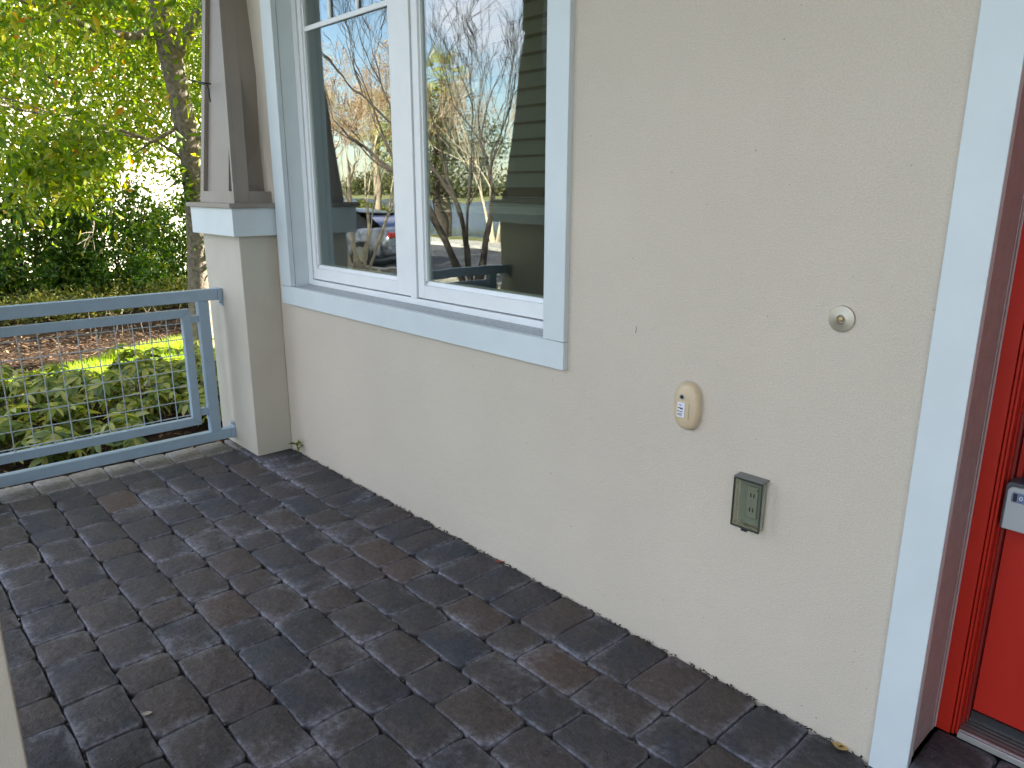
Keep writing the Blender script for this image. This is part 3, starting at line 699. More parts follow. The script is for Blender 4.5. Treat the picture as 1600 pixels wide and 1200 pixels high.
# outlet in-use cover
oc = thing('outlet_cover', (-.988, 0, .636), 'smoked clear plastic weatherproof outlet cover low on the wall', 'outlet cover')
X0, X1, Z0, Z1, YF = -1.041, -.953, .554, .700, -.036
boxp('base_plate', (X0+.004, X1-.004, -.008, -.0006, Z0+.003, Z1-.002), mat('grey_plate', (.34, .36, .31), .5), oc, bevel=.002)
rc = boxp('receptacle', (-1.010, -.976, -.014, -.0084, .580, .678), mat('receptacle', (.36, .37, .32), .5), oc, bevel=.002)
for zc_ in (.607, .651):
    part('slot', MB().box(-.999, -.996, -.0148, -.0141, zc_-.006, zc_+.006).box(-.989, -.986, -.0148, -.0141, zc_-.006, zc_+.006), BLACK, rc)
boxp('led', (-.980, -.976, -.0148, -.0141, .668, .674), mat('green_led', (.02, .3, .06), .3), rc)
part('lid', MB().box(X0, X0+.0025, YF+.003, -.0085, Z0, Z1).box(X1-.0025, X1, YF+.003, -.0085, Z0, Z1).box(X0+.0027, X1-.0027, YF+.003, -.0085, Z0, Z0+.0025)
     .box(X0, X1, YF, YF+.0025, Z0, Z1), SMOKE, oc)
RIM = mat('smoked_rim', (.04, .044, .040), .3)
part('lid_rim', MB().box(X0-.0012, X0+.0018, YF-.002, YF+.005, Z0-.002, Z1+.001).box(X1-.0018, X1+.0012, YF-.002, YF+.005, Z0-.002, Z1+.001)
     .box(X0+.0019, X1-.0019, YF-.002, YF+.005, Z0-.002, Z0+.001).box(X0+.0019, X1-.0019, YF-.002, YF+.005, Z1-.002, Z1+.001), RIM, oc, bevel=.0006)
part('hinge_top', MB().hexa([(X0-.002, YF-.002, Z1+.0028), (X1+.002, YF-.002, Z1+.0028), (X1+.002, -.0006, Z1+.0028), (X0-.002, -.0006, Z1+.0028),
    (X0-.002, YF-.004, Z1+.0058), (X1+.002, YF-.004, Z1+.0058), (X1+.002, -.0006, Z1+.0078), (X0-.002, -.0006, Z1+.0078)]), mat('smoked_top', (.16, .17, .16), .35), oc, bevel=.0008)
part('latch', MB().box(-1.006, -.988, YF-.004, YF+.004, Z0-.0075, Z0-.0025), RIM, oc)

# lockbox on the door
lk = thing('key_lockbox', (-.385, .20, .75), 'grey key lock box with number dials hanging on the red door', 'lockbox')
def rbox(x0, x1, y0, y1, z0, z1, r):
    pts = []
    for cx, cz, a0 in ((x1-r, z1-r, 0), (x0+r, z1-r, 90), (x0+.003, z0+.003, 180), (x1-.003, z0+.003, 270)):
        rr = r if a0 < 180 else .003
        for k in range(6): a = R(a0+18*k); pts.append((cx+rr*math.cos(a), cz+rr*math.sin(a)))
    n = len(pts)
    return MB().add([(x, y, z) for y in (y0, y1) for x, z in pts], [tuple(range(n)), tuple(range(2*n-1, n-1, -1))]+[(k, (k+1) % n, n+(k+1) % n, n+k) for k in range(n)])
part('case', rbox(-.4325, -.345, .184, .236, .690, .812, .012), LOCKD, lk, bevel=.002)
part('face', rbox(-.4265, -.351, .1775, .1838, .6915, .803, .014), LOCKG, lk, bevel=.002)
dw = part('dial_window', rbox(-.4165, -.361, .1755, .1774, .765, .791, .006), mat('dial_frame', (.16, .20, .32), .35), lk, bevel=.0008)
DIG = mat('dial_digit', (.75, .78, .85), .4)
for i, ch in enumerate(('', '0', '5', '0')):
    x = -.4125+i*.0125
    boxp('dial', (x, x+.0085, .1745, .1752, .768, .788), BLACK if i != 1 else mat('dial_blue', (.10, .13, .25), .4), dw)
    if ch:
        cu = bpy.data.curves.new('digit', 'FONT'); cu.body = ch; cu.size = .016; cu.align_x = 'CENTER'; cu.align_y = 'CENTER'; cu.extrude = .0001
        tmp = bpy.data.objects.new('digit', cu); COL.objects.link(tmp); bpy.context.view_layer.update()
        me = bpy.data.meshes.new_from_object(tmp.evaluated_get(bpy.context.evaluated_depsgraph_get())); bpy.data.objects.remove(tmp)
        me.transform(Matrix.Translation((x+.00425, .1742, .778)) @ Matrix.Rotation(R(90), 4, 'X'))
        link('digit', me, DIG, dw)
sh = [(-.403, .212, .80), (-.403, .212, .87)]+[(-.385-.018*math.cos(R(a)), .212, .87+.032*math.sin(R(a))) for a in range(15, 180, 15)]+[(-.367, .212, .87), (-.367, .212, .80)]
part('shackle', MB().tube([(x, y, z+.035 if z > .85 else z) for x, y, z in sh], .0062, 12), BLACK, lk, smooth=60)

# ================================================================== INTERIOR BLIND
bl = thing('window_blind', (-2.33, .20, 2.6), 'half lowered horizontal slat blind behind the right window pane', 'blind')
boxp('headrail', (-2.74, -1.90, .165, .225, 2.60, 2.66), SLAT, bl)
z = 2.565
me0 = None
while z > 1.50:
    if me0 is None:
        mb = MB().hexa([(-2.735, -.012, -.026), (-1.905, -.012, -.026), (-1.905, -.009, -.026), (-2.735, -.009, -.026), (-2.735, .009, .026), (-1.905, .009, .026), (-1.905, .012, .026), (-2.735, .012, .026)])
        me0 = mb.mesh('slat'); me0.materials.append(SLAT)
    o = bpy.data.objects.new('slat', me0); COL.objects.link(o); o.parent = bl; o.matrix_parent_inverse = bl.matrix_world.inverted(); o.location = (0, .195, z); z -= .0605
for i in range(6):
    boxp('stacked_slat', (-2.735, -1.905, .170, .222, 1.4325+i*.0075, 1.4365+i*.0075), SLAT, bl)
boxp('bottom_rail', (-2.737, -1.903, .170, .222, 1.408, 1.4315), SLAT, bl)
for x in (-2.6, -2.04):
    part('cord', MB().tube([(x, .176, 2.6), (x, .176, 1.43)], .0012, 5), SLAT, bl)

# ================================================================== LEAVES
def leaf_cloud(C, D, L_, W_, fold=.25):
    """C centres (n,3), D directions (n,3): one folded rhombic leaf each."""
    n = len(C); D = D/np.linalg.norm(D, axis=1, keepdims=True)
    up = nr.normal(size=(n, 3)); S_ = np.cross(D, up); S_ /= np.linalg.norm(S_, axis=1, keepdims=True)+1e-9; N_ = np.cross(S_, D)
    l = (L_*(.6+.8*nr.random(n)))[:, None]; w_ = (W_*(.7+.6*nr.random(n)))[:, None]
    b = C; t = C+D*l+N_*l*(-.12); m1 = C+D*l*.42+S_*w_*.5+N_*w_*fold; m2 = C+D*l*.42-S_*w_*.5+N_*w_*fold
    V = np.stack([b, m1, t, m2], 1).reshape(-1, 3); i = np.arange(n)*4
    F = np.concatenate([np.stack([i, i+1, i+2], 1), np.stack([i, i+2, i+3], 1)]); return V, F
def rdir(n, down=0.):
    d = nr.normal(size=(n, 3)); d /= np.linalg.norm(d, axis=1, keepdims=True); d[:, 2] -= down; return d
def clump_leaves(cs, per, rad, L_, W_, down=.4):
    cs = np.asarray(cs); C = np.repeat(cs, per, 0)+nr.normal(size=(len(cs)*per, 3))*rad
    return leaf_cloud(C, rdir(len(C), down), L_, W_)
# recursive branches
def grow(mb, p, d, ln_, r, depth, ends, rg, bend=.35, up=.12, n=6, split=(2, 3), spread=.55, seg=4, shrink=.72, minr=.0025):
    pts = [Vector(p)]; rad = [r]; d = Vector(d).normalized()
    for i in range(seg):
        d = (d+Vector((rg.uniform(-1, 1), rg.uniform(-1, 1), rg.uniform(-1, 1)))*bend/seg*1.6+Vector((0, 0, up/seg))).normalized()
        pts.append(pts[-1]+d*ln_/seg); rad.append(max(minr, r*(1-.35*(i+1)/seg)))
    mb.tube(pts, rad, n if depth > 2 else (5 if depth > 1 else 3), cap=False)
    if depth == 0: ends.append((pts[-1], d)); return
    k = rg.randint(*split)
    for j in range(k):
        s = Vector((rg.uniform(-1, 1), rg.uniform(-1, 1), rg.uniform(-.6, 1))).normalized()
        nd = (d+s*spread*rg.uniform(.7, 1.3)).normalized()
        st = pts[-1] if j == 0 else pts[rg.randint(max(1, seg-2), seg)]
        grow(mb, st, nd, ln_*shrink*rg.uniform(.8, 1.15), rad[-1]*(.82 if j == 0 else .62), depth-1, ends, rg, bend, up, n, split, spread, seg, shrink, minr)
        if depth <= 2: ends.append((pts[rg.randint(1, seg)], d))

# ---- the garden tree whose trunk stands by the pilaster
tr = thing('garden_tree', (-7.75, .85, -.2), 'tree with mottled trunk and yellow green leaves beside the porch column', 'tree')
T0 = [(-7.72, .86, -.3), (-7.72, .865, .2), (-7.70, .885, .66), (-7.70, .93, 1.2), (-7.70, .925, 1.8), (-7.70, .865, 2.42), (-7.68, .815, 2.8), (-7.7, .77, 3.2), (-7.8, .70, 4.0), (-7.9, .6, 5.2), (-8.0, .5, 6.5)]
part('trunk', MB().tube(T0, [.155, .118, .112, .112, .105, .100, .105, .085, .07, .05, .03], 14), BARK, tr, smooth=70)
rg = random.Random(5)
ends = []
mb = MB()
part('limb', MB().tube([(-7.69, .84, 2.68), (-7.55, .93, 2.86), (-7.40, 1.08, 3.12), (-7.2, 1.3, 3.6), (-7.0, 1.6, 4.3)], [.075, .06, .055, .045, .03], 10, cap=False), BARK, tr, smooth=70)
part('limb', MB().tube([(-7.69, .82, 2.95), (-7.5, .45, 2.80), (-7.35, .1, 2.80), (-7.2, -.45, 2.93), (-7.1, -.85, 3.05)], [.05, .036, .030, .026, .016], 8, cap=False), BARK, tr, smooth=70)
part('limb', MB().tube([(-7.70, .87, 2.1), (-7.6, .55, 1.93), (-7.55, .15, 2.05), (-7.4, -.5, 2.12), (-7.35, -.9, 2.2)], [.022, .017, .013, .010, .007], 7, cap=False), BARK, tr, smooth=70)
part('limb', MB().tube([(-7.70, .9, 1.75), (-7.7, .6, 1.95), (-7.7, .2, 2.0), (-7.9, -.5, 2.25)], [.018, .012, .010, .006], 6, cap=False), BARK, tr, smooth=70)
part('limb', MB().tube([(-7.70, .9, 1.95), (-7.45, 1.1, 2.03), (-7.2, 1.25, 2.0), (-7.0, 1.3, 2.15)], [.020, .016, .012, .006], 6, cap=False), BARK, tr, smooth=70)
mb = MB()
starts = [((-7.1, -.8, 3.0), (-.3, -.3, .4), .5, .012), ((-7.35, .1, 2.8), (.5, -.4, -.1), .8, .016), ((-7.2, -.45, 2.93), (.1, -.2, .8), .7, .016), ((-7.7, .8, 3.0), (-.8, -.5, .3), 1.3, .03),
          ((-7.8, .70, 4.0), (.2, -1, .25), 1.6, .04), ((-7.9, .6, 5.0), (-.5, -1, .2), 1.5, .035), ((-7.8, .7, 4.2), (.9, .3, .2), 1.2, .03), ((-7.9, .6, 4.8), (.2, .9, .4), 1.4, .035), ((-7.9, .6, 5.2), (-.9, .3, .4), 1.4, .03),
          ((-7.4, -.5, 2.12), (0, -.5, .2), .4, .010), ((-7.55, .15, 2.05), (.2, -.4, -.4), .5, .008), ((-7.9, -.5, 2.25), (-.3, -.5, 0), .4, .008), ((-7.2, 1.3, 3.6), (-.2, .8, -.1), 1.0, .02), ((-7.0, 1.3, 2.15), (.1, .6, .1), .5, .007), ((-7.75, .75, 3.5), (-.3, -.9, -.1), 1.5, .03), ((-7.75, .75, 3.6), (-.6, .8, -.1), 1.3, .03), ((-7.6, .55, 1.93), (-.4, -.4, -.3), .5, .008)]
for p, d, l, r in starts:
    mb = MB(); grow(mb, p, d, l*(.6 if d[1] < -.5 else 1), r, 3, ends, rg, spread=.7, up=-.05)
    part('branch', mb, BARK, tr, smooth=70)
cs = [tuple(e[0]) for e in ends]
# fill the airy crown volume in view with drooping sprays
def inview_vol(n, x0, x1, y0, y1, zlo, zhi):
    o_ = []
    while len(o_) < n:
        x = rnd.uniform(x0, x1); y = rnd.uniform(y0, y1); z = zlo(x, y)+rnd.random()**.85*(zhi-zlo(x, y)); o_.append((x, y, z))
    return o_
zl = lambda x, y: 1.95+.22*math.sin(y*2.9+x*1.7)+.18*math.sin(y*6.1-x*3)+.10*(y+1)
cs2 = inview_vol(660, -9.8, -6.3, -.85, 2.9, zl, 5.2)
V, F = clump_leaves([c for c in cs if c[2] > 1.4 and c[1] > -.9]+cs2, 30, .14, .092, .036, .55)
link('crown', np_mesh('crown', V, F), LEAF_TREE, tr)
print('tree leaves', len(F)//2)
# vine sprigs on the trunk
V, F = clump_leaves([(-7.6, .80, 1.55), (-7.6, .83, 1.45), (-7.58, .98, 1.35), (-7.6, 1.0, .95), (-7.6, .98, .8), (-7.6, .80, 1.62)], 26, .06, .085, .03, .2)
link('trunk_shoots', np_mesh('trunk_shoots', V, F), LEAF_HEDGE, tr)['kind'] = 'stuff'

# ---- unseen canopy tree, added beside the house to shade the garden
t3 = thing('added_shade_tree', (-8.6, 9.2, -.2), 'unseen spreading tree added beside the house to dapple the garden with shade', 'tree')
part('trunk', MB().tube([(-8.6, 9.2, -.3), (-8.6, 9.2, 1.5), (-8.7, 9.1, 3.2), (-8.8, 9.0, 5.0)], [.2, .15, .12, .07], 12), BARK, t3, smooth=70)
ends = []; rg5 = random.Random(8)
for p, d, l, r in [((-8.6, 9.2, 2.2), (-.9, -.4, .6), 1.9, .06), ((-8.6, 9.2, 2.4), (.8, -.5, .7), 1.7, .06), ((-8.7, 9.1, 3.0), (-.5, .8, .6), 1.8, .05), ((-8.8, 9.0, 4.6), (.2, -.3, 1), 1.5, .05), ((-8.7, 9.1, 3.2), (-.9, .1, .7), 2.0, .05)]:
    mb = MB(); grow(mb, p, d, l, r, 4, ends, rg5, spread=.75); part('branch', mb, BARK, t3, smooth=70)
cs3 = []
while len(cs3) < 330:
    u = (rg5.uniform(-12.8, -6.6), rg5.uniform(6.6, 11.0), rg5.uniform(3.0, 7.2))
    if math.sin(u[0]*1.7)*math.sin(u[1]*1.9+u[2]*1.3) < .25: cs3.append(u)
V, F = clump_leaves([tuple(e[0]) for e in ends]+cs3, 30, .22, .13, .06, .4)
link('crown', np_mesh('crown', V, F), LEAF_HEDGE, t3)

# ---- slim second tree behind, in the hedge
t2 = thing('small_tree', (-13.6, 1.42, -.2), 'slim reddish trunked tree rising out of the hedge left of the main trunk', 'tree')
part('trunk', MB().tube([(-13.6, 1.42, -.25), (-13.6, 1.1, .8), (-13.6, 1.12, 1.6), (-13.55, 1.55, 2.2), (-13.6, 1.3, 3.2), (-13.7, 1.7, 4.5)], [.07, .055, .05, .045, .04, .025], 10), mat('red_bark', (.12, .07, .045), .9, var=.3, vscale=20), t2, smooth=70)
ends = []; mb = MB()
for p, d, l, r in [((-13.6, 1.15, 1.9), (.2, -.8, .4), 1.2, .03), ((-13.6, 1.15, 2.1), (.3, .9, .4), 1.2, .03), ((-13.6, 1.3, 3.0), (.3, -.9, .4), 1.5, .03), ((-13.6, 1.3, 3.2), (.1, .9, .5), 1.5, .03), ((-13.6, 1.3, 3.4), (.8, -.2, .6), 1.3, .03), ((-13.7, 1.7, 4.4), (-.2, -.5, 1), 1.3, .025), ((-13.7, 1.7, 4.4), (.2, .6, 1), 1.3, .025)]:
    mb = MB(); grow(mb, p, d, l, r, 3, ends, rg, spread=.7); part('branch', mb, BARK, t2, smooth=70)
cs2 = inview_vol(1300, -14.0, -11.0, -1.4, 5.0, lambda x, y: 1.75+.3*math.sin(y*2.1)+.2*math.sin(y*5.3), 6.0)
V, F = clump_leaves([tuple(e[0]) for e in ends]+cs2, 34, .20, .10, .045, .4)
link('crown', np_mesh('crown', V, F), LEAF_TREE, t2)

# ---- hedge shrubs
def shrub(x, y, rx, ry, h, n, label, L_=.085, W_=.042, matl=LEAF_HEDGE, name='hedge_shrub', holes=.12, group='broad leafed hedge shrubs behind the garden'):
    s = thing(name, (x, y, gz(x, y)), label, 'shrub', group)
    z0 = gz(x, y)
    mb = MB(); rg2 = random.Random(int(abs(x*100+y*10)))
    for k in range(7):
        a = k*.9; mb.tube([(x+.08*math.cos(a), y+.08*math.sin(a), z0-.05), (x+rx*.3*math.cos(a), y+ry*.3*math.sin(a), z0+h*.4), (x+rx*.6*math.cos(a+.3), y+ry*.6*math.sin(a+.3), z0+h*.8)], [.022, .015, .006], 6, cap=False)
    part('stem', mb, BARKD, s, smooth=70)
    cen = []
    while len(cen) < n:
        u, v_, w_ = rg2.uniform(-1, 1), rg2.uniform(-1, 1), rg2.uniform(.02, 1)
        rr = u*u+v_*v_+max(0, w_-.45)**2*2.6
        if rr > 1 or rr < .12 and w_ < .7: continue
        f = math.sin(u*7+x)*math.sin(v_*8+y*2)*math.sin(w_*9)
        if f > holes and w_ > .3: continue
        cen.append((x+u*rx, y+v_*ry, z0+w_*h))
    V, F = clump_leaves(cen, 22, .075, L_, W_, .1)
    link('foliage', np_mesh('foliage', V, F), matl, s)
    return s
shrub(-12.7, -1.25, 1.0, 1.0, 2.15, 400, 'hedge shrub at the left edge of the photo, dark and patchy')
shrub(-12.9, .15, 1.05, .95, 2.05, 420, 'dense dark green hedge shrub above the left half of the railing')
shrub(-12.6, 1.35, 1.0, .9, 1.75, 420, 'low rounded hedge shrub with bright tips left of the tree trunk')
shrub(-13.3, 2.6, 1.0, .9, 1.5, 300, 'hedge shrub directly behind the mottled tree trunk')
shrub(-13.4, 4.2, 1.0, 1.0, 1.9, 260, 'hedge shrub hidden mostly by the porch column')
shrub(-13.0, -3.2, 1.0, 1.0, 2.1, 240, 'hedge shrub just outside the left edge of the photo')
shrub(-14.6, .6, 1.0, 1.4, 2.4, 260, 'tall loose shrub behind the dark hedge with gaps of white wall', holes=.15)
# low yellow-green cover strip in front of the hedge
cen = [(rnd.uniform(-11.9, -10.9)-.10*(y), y, gz(-11, y)+rnd.uniform(.05, .30)) for y in [rnd.uniform(-2.8, 3.0) for _ in range(620)]]
V, F = clump_leaves(cen, 26, .07, .05, .03, -.2)
tag(link('ground_cover', np_mesh('ground_cover', V, F), LEAF_COVER), 'low yellow green ground cover in front of the hedge', 'ground cover', kind='stuff')
# thin bare sucker stems in the mulch
mb = MB()
for k in range(9):
    y = .2+k*.11; x = -9.4-.1*math.sin(k*2.1); 
    mb.tube([(x, y, -.2), (x+.05, y+.04*math.sin(k), -.02), (x+.06, y+.11*math.sin(k*1.7), .16)], [.006, .005, .003], 5)
o = part('bare_sapling', mb, BARKL, smooth=70); o.data.materials[0] = BARK; tag(o, 'thin bare sapling stems standing in the brown mulch', 'sapling')

# ---- schefflera beside the porch: every palmate leaf is its own part
def palmate(seed):
    r = random.Random(seed); V = []; F = []
    nl = r.choice((7, 8, 8, 9))
    for k in range(nl):
        a = 2*math.pi*k/nl+r.uniform(-.12, .12); l = .095*r.uniform(.8, 1.15); w_ = .017*r.uniform(.85, 1.2); dr = r.uniform(.15, .5)
        d = Vector((math.cos(a), math.sin(a), 0)); s = Vector((-math.sin(a), math.cos(a), 0)); b = len(V)
        def pt(t, q, up): return d*(l*t+.006)+s*q+Vector((0, 0, -dr*l*t*t+up))
        V += [pt(0, 0, 0), pt(.35, w_, .003), pt(.35, 0, -.002), pt(.35, -w_, .003), pt(.75, w_*.85, .003), pt(.75, 0, -.002), pt(.75, -w_*.85, .003), pt(1, 0, -.004)]
        F += [(b, b+2, b+1), (b, b+3, b+2), (b+1, b+2, b+5, b+4), (b+2, b+3, b+6, b+5), (b+4, b+5, b+7), (b+5, b+6, b+7)]
    me = bpy.data.meshes.new('leaf'); me.from_pydata([tuple(v) for v in V], [], F); me.update(); me.materials.append(LEAF_SCHEF)
    for p in me.polygons: p.use_smooth = True
    return me
LM = [palmate(i) for i in range(8)]
def schefflera(x, y, h, label, nleaf=24):
    z0 = gz(x, y)+.03
    s = thing('schefflera_plant', (x, y, z0), label, 'plant', 'umbrella leafed shrubs growing outside the railing')
    mb = MB(); P = []
    ns = 5
    tips = []
    for k in range(ns):
        a = rnd.uniform(0, 6.28); rr = rnd.uniform(.03, .17); hh = h*rnd.uniform(.6, 1)
        tip = Vector((x+rr*math.cos(a), y+rr*math.sin(a), z0+hh)); mid = Vector((x+rr*.5*math.cos(a), y+rr*.5*math.sin(a), z0+hh*.5))
        mb.tube([(x+.02*math.cos(a), y+.02*math.sin(a), z0-.05), mid, tip], [.007, .006, .004], 5, cap=False); tips.append((tip, mid))
    for i in range(nleaf):
        tip, mid = tips[i % ns]; t = rnd.uniform(.25, 1) if i >= ns else 1.0
        o0 = mid.lerp(tip, t) if t > .3 else mid; a = rnd.uniform(0, 6.28); el = rnd.uniform(.1, 1.0)
        d = Vector((math.cos(a)*math.cos(el), math.sin(a)*math.cos(el), math.sin(el))); pl = rnd.uniform(.06, .15)
        c = o0+d*pl; mb.tube([o0, c], [.0022, .0016], 3, cap=False)
        o = bpy.data.objects.new('leaf', rnd.choice(LM)); COL.objects.link(o); o.parent = s; o.matrix_parent_inverse = s.matrix_world.inverted()
        o.location = c; nrm = (d+Vector((0, 0, .9))+Vector((rnd.uniform(-.3, .3), rnd.uniform(-.3, .3), 0))).normalized()
        o.rotation_mode = 'QUATERNION'; o.rotation_quaternion = nrm.to_track_quat('Z', 'Y') @ Matrix.Rotation(rnd.uniform(0, 6.28), 3, 'Z').to_quaternion()
        k_ = rnd.uniform(.8, 1.25); o.scale = (k_, k_, k_)
    part('stem', mb, mat('green_stem', (.10, .12, .04), .6) if 'green_stem' not in bpy.data.materials else bpy.data.materials['green_stem'], s, smooth=70)
cnt = {}
for i, x in enumerate((-5.05, -5.45, -5.85, -6.25, -6.65)):
    for j in range(8):
        y = -1.95+j*.42+(.2 if i % 2 else 0)+rnd.uniform(-.07, .07)+(-5-x)*.22
        if rnd.random() < (.45 if i == 0 else .06): continue
        if i == 4 and -.6 < y < 0: continue
        NTH = ('first', 'second', 'third', 'fourth', 'fifth', 'sixth', 'seventh', 'eighth'); cnt[i] = cnt.get(i, -1)+1
        row = ('against the porch edge', 'one row out from the porch', 'in the middle row', 'one row before the lawn', 'bordering the lawn')[i]
        schefflera(x+rnd.uniform(-.08, .08), y, (.16, .26, .33, .33, .27)[i]*rnd.uniform(.9, 1.1), f'umbrella leafed shrub {row}, {NTH[cnt[i]]} from the left', 22)

# ---- neighbour's white house behind the hedge
nb = thing('neighbour_house', (-22, 4, -.2), 'white sunlit house glimpsed through the hedge', 'house')
WHITE = mat('white_stucco', (.80, .78, .72), .85, var=.04)
part('wall', MB().box(-27, -17.2, -2.2, 15, -.5, 6), WHITE, nb)
part('roof', MB().add([(-27.6, -2.9, 6), (-16.6, -2.9, 6), (-16.6, 15.6, 6), (-27.6, 15.6, 6), (-22.1, 1.5, 8.2), (-22.1, 11, 8.2)], [(0, 1, 4), (1, 2, 5, 4), (2, 3, 5), (3, 0, 4, 5), (0, 3, 2, 1)]), ROOFM, nb)
tag(boxp('driveway', (-17.1, -15.6, -7.0, 14, -.5, -.12), mat('pale_concrete', (.66, .63, .56), .85, var=.08)), kind='structure')

# ================================================================== STREET SIDE (seen mirrored in the window)
# parked saloon car: rear to +x
car = thing('parked_car', (-19.2, -9.15, -.5), 'silver saloon car parked at the kerb, seen from behind mirrored in the left pane', 'car', rz=R(-13))
PAINT = mat('silver_paint', (.27, .29, .34), .25, metal=.6, spec=.6)
def car_body():
    # stations along length from rear (x=0) to front (x=-4.7): x, half width, z bottom, z belt(side top), half width at top
    st = [(0.00, .74, .42, .78, .66), (-.04, .82, .28, .98, .72), (-.25, .88, .24, 1.02, .76), (-.7, .91, .22, 1.00, .80), (-1.4, .92, .22, .96, .83), (-2.4, .92, .22, .94, .84),
          (-3.2, .91, .22, .92, .80), (-3.9, .90, .22, .84, .74), (-4.4, .86, .24, .74, .66), (-4.68, .72, .34, .60, .55)]
    V = []; F = []
    for x, hw_, zb, zt, ht in st:
        zm = zb+(zt-zb)*.55
        V += [(x, -hw_*.86, zb), (x, -hw_, zb+.1), (x, -hw_, zm), (x, -hw_*.965, zt-.05), (x, -ht, zt), (x, 0, zt+.025), (x, ht, zt), (x, hw_*.965, zt-.05), (x, hw_, zm), (x, hw_, zb+.1), (x, hw_*.86, zb)]
    n = 11
    for i in range(len(st)-1):
        for k in range(n): F.append((i*n+k, i*n+(k+1) % n, (i+1)*n+(k+1) % n, (i+1)*n+k))
    F.append(tuple(range(n))); m = (len(st)-1)*n; F.append(tuple(range(m, m+n)))
    return MB().add(V, F)
def cpart(name, mb, m, par=None, **k):
    o = part(name, mb, m, None, **k); o.parent = par or car
    return o
cpart('body', MB().add([(x+2.3, y, z) for x, y, z in car_body().v], car_body().f), PAINT, smooth=50)
def loft(st):
    V = []; F = []
    for x, h0, z0, h1, z1 in st: V += [(x, -h0, z0), (x, -h1, z1), (x, h1, z1), (x, h0, z0)]
    for i in range(len(st)-1):
        for k in range(4): F.append((i*4+k, i*4+(k+1) % 4, (i+1)*4+(k+1) % 4, (i+1)*4+k))
    F += [(0, 1, 2, 3), tuple(range(len(st)*4-4, len(st)*4))]
    return MB().add(V, F)
cpart('windscreen_and_glass', loft([(1.95, .74, 1.0, .72, 1.03), (1.15, .79, .99, .60, 1.37), (.2, .81, .96, .63, 1.43), (-.6, .80, .94, .60, 1.38), (-1.25, .76, .93, .70, .95)]), CARGL, smooth=40)
cpart('roof', loft([(1.22, .61, 1.36, .56, 1.39), (.2, .645, 1.42, .60, 1.455), (-.62, .615, 1.37, .58, 1.40)]), PAINT, smooth=60)
cpart('rear_bumper', MB().box(2.27, 2.36, -.80, .80, .34, .55), PAINT, bevel=.03)
cpart('number_plate', MB().box(2.325, 2.335, -.26, .26, .62, .74), LABELW)
for sy in (1, -1):
    a, b = sorted((sy*.42, sy*.815)); cpart('tail_light', MB().box(2.22, 2.325, a, b, .78, .92), mat('tail_red', (.5, .02, .02), .2) if sy == 1 else bpy.data.materials['tail_red'], bevel=.02)
    for x in (1.35, -1.45):
        a = .78 if sy > 0 else -.98
        V = []; wb = MB()
        for (r_, h_) in ((0,0),): pass
        n = 24; prof = [(.30, a), (.335, a+.02), (.335, a+.18), (.30, a+.20)]
        VV = []; FF = []
        for r_, h_ in prof:
            for k in range(n): VV.append((x+r_*math.cos(6.2832*k/n), h_, .335+r_*math.sin(6.2832*k/n)))
        for q in range(3):
            for k in range(n): FF.append((q*n+k, q*n+(k+1) % n, (q+1)*n+(k+1) % n, (q+1)*n+k))
        FF += [tuple(range(n)), tuple(range(3*n, 4*n))]
        wh = cpart('wheel', MB().add(VV, FF), BLACK, smooth=40)
        yo = a+.205 if sy > 0 else a-.012
        cpart('rim', MB().add([(x+.21*math.cos(6.2832*k/n), yo, .335+.21*math.sin(6.2832*k/n)) for k in range(n)], [tuple(range(n))]), ALU, par=wh)
# bare crape myrtles on the verge
def bare_tree(name, x, y, label, trunks, depth, m, seed, l0=1.5, r0=.06, spread=.5, seeds=0, group='bare winter trees on the verge mirrored in the window'):
    z0 = gz(x, y)
    s = thing(name, (x, y, z0), label, 'tree', group); rg3 = random.Random(seed); ends = []
    for k, (dx, dy, dz) in enumerate(trunks):
        mb = MB(); grow(mb, (x+dx*.12, y+dy*.12, z0-.05), (dx, dy, dz), l0, r0, depth, ends, rg3, bend=.28, up=.25, spread=spread, split=(2, 3), shrink=.74, minr=.004)
        part('trunk', mb, m, s, smooth=70)
    if seeds:
        e = [tuple(p) for p, d in ends if p.z > 2.5]
        V, F = clump_leaves(rg3.sample(e, min(seeds, len(e))), 14, .06, .035, .028, 0)
        link('seed_heads', np_mesh('seed_heads', V, F), LEAF_DRY, s)
    return s
bare_tree('bare_tree', -11.35, -7.25, 'large dark bare tree mirrored in the middle of the right pane', [(-.05, .02, 1), (-.42, .35, .9), (.22, -.2, .95)], 6, BARKD, 3, 1.9, .095, .50)  # bark coloured dark to stand in for the shade on this tree
bare_tree('bare_tree', -15.7, -7.3, 'pale many stemmed bare tree mirrored left of the parked car', [(-.35, .3, 1), (.15, -.15, 1), (-.1, .1, 1), (.3, -.35, .9), (-.15, .45, .9)], 5, BARKL, 4, 1.7, .055, .45, seeds=500)
bare_tree('bare_tree', -17.8, -11.9+4.4, 'pale bare tree with tan seed heads mirrored behind the first', [(-.2, .1, 1), (.25, -.2, 1), (0, .3, 1)], 5, BARKL, 9, 1.8, .06, .5, seeds=500)
bare_tree('bare_tree', -21.5, -16.8, 'sunlit bare tree across the street mirrored at the left of the right pane', [(-.15, .1, 1), (.2, -.1, 1), (-.3, .3, .9)], 5, BARKL, 14, 2.2, .07, .5, seeds=300)
bare_tree('bare_tree', -17.5, -16.6, 'yellow lit bare tree across the street mirrored near the corner column', [(.05, -.1, 1), (.1, .15, 1)], 5, BARKL, 21, 2.6, .08, .4, seeds=300)
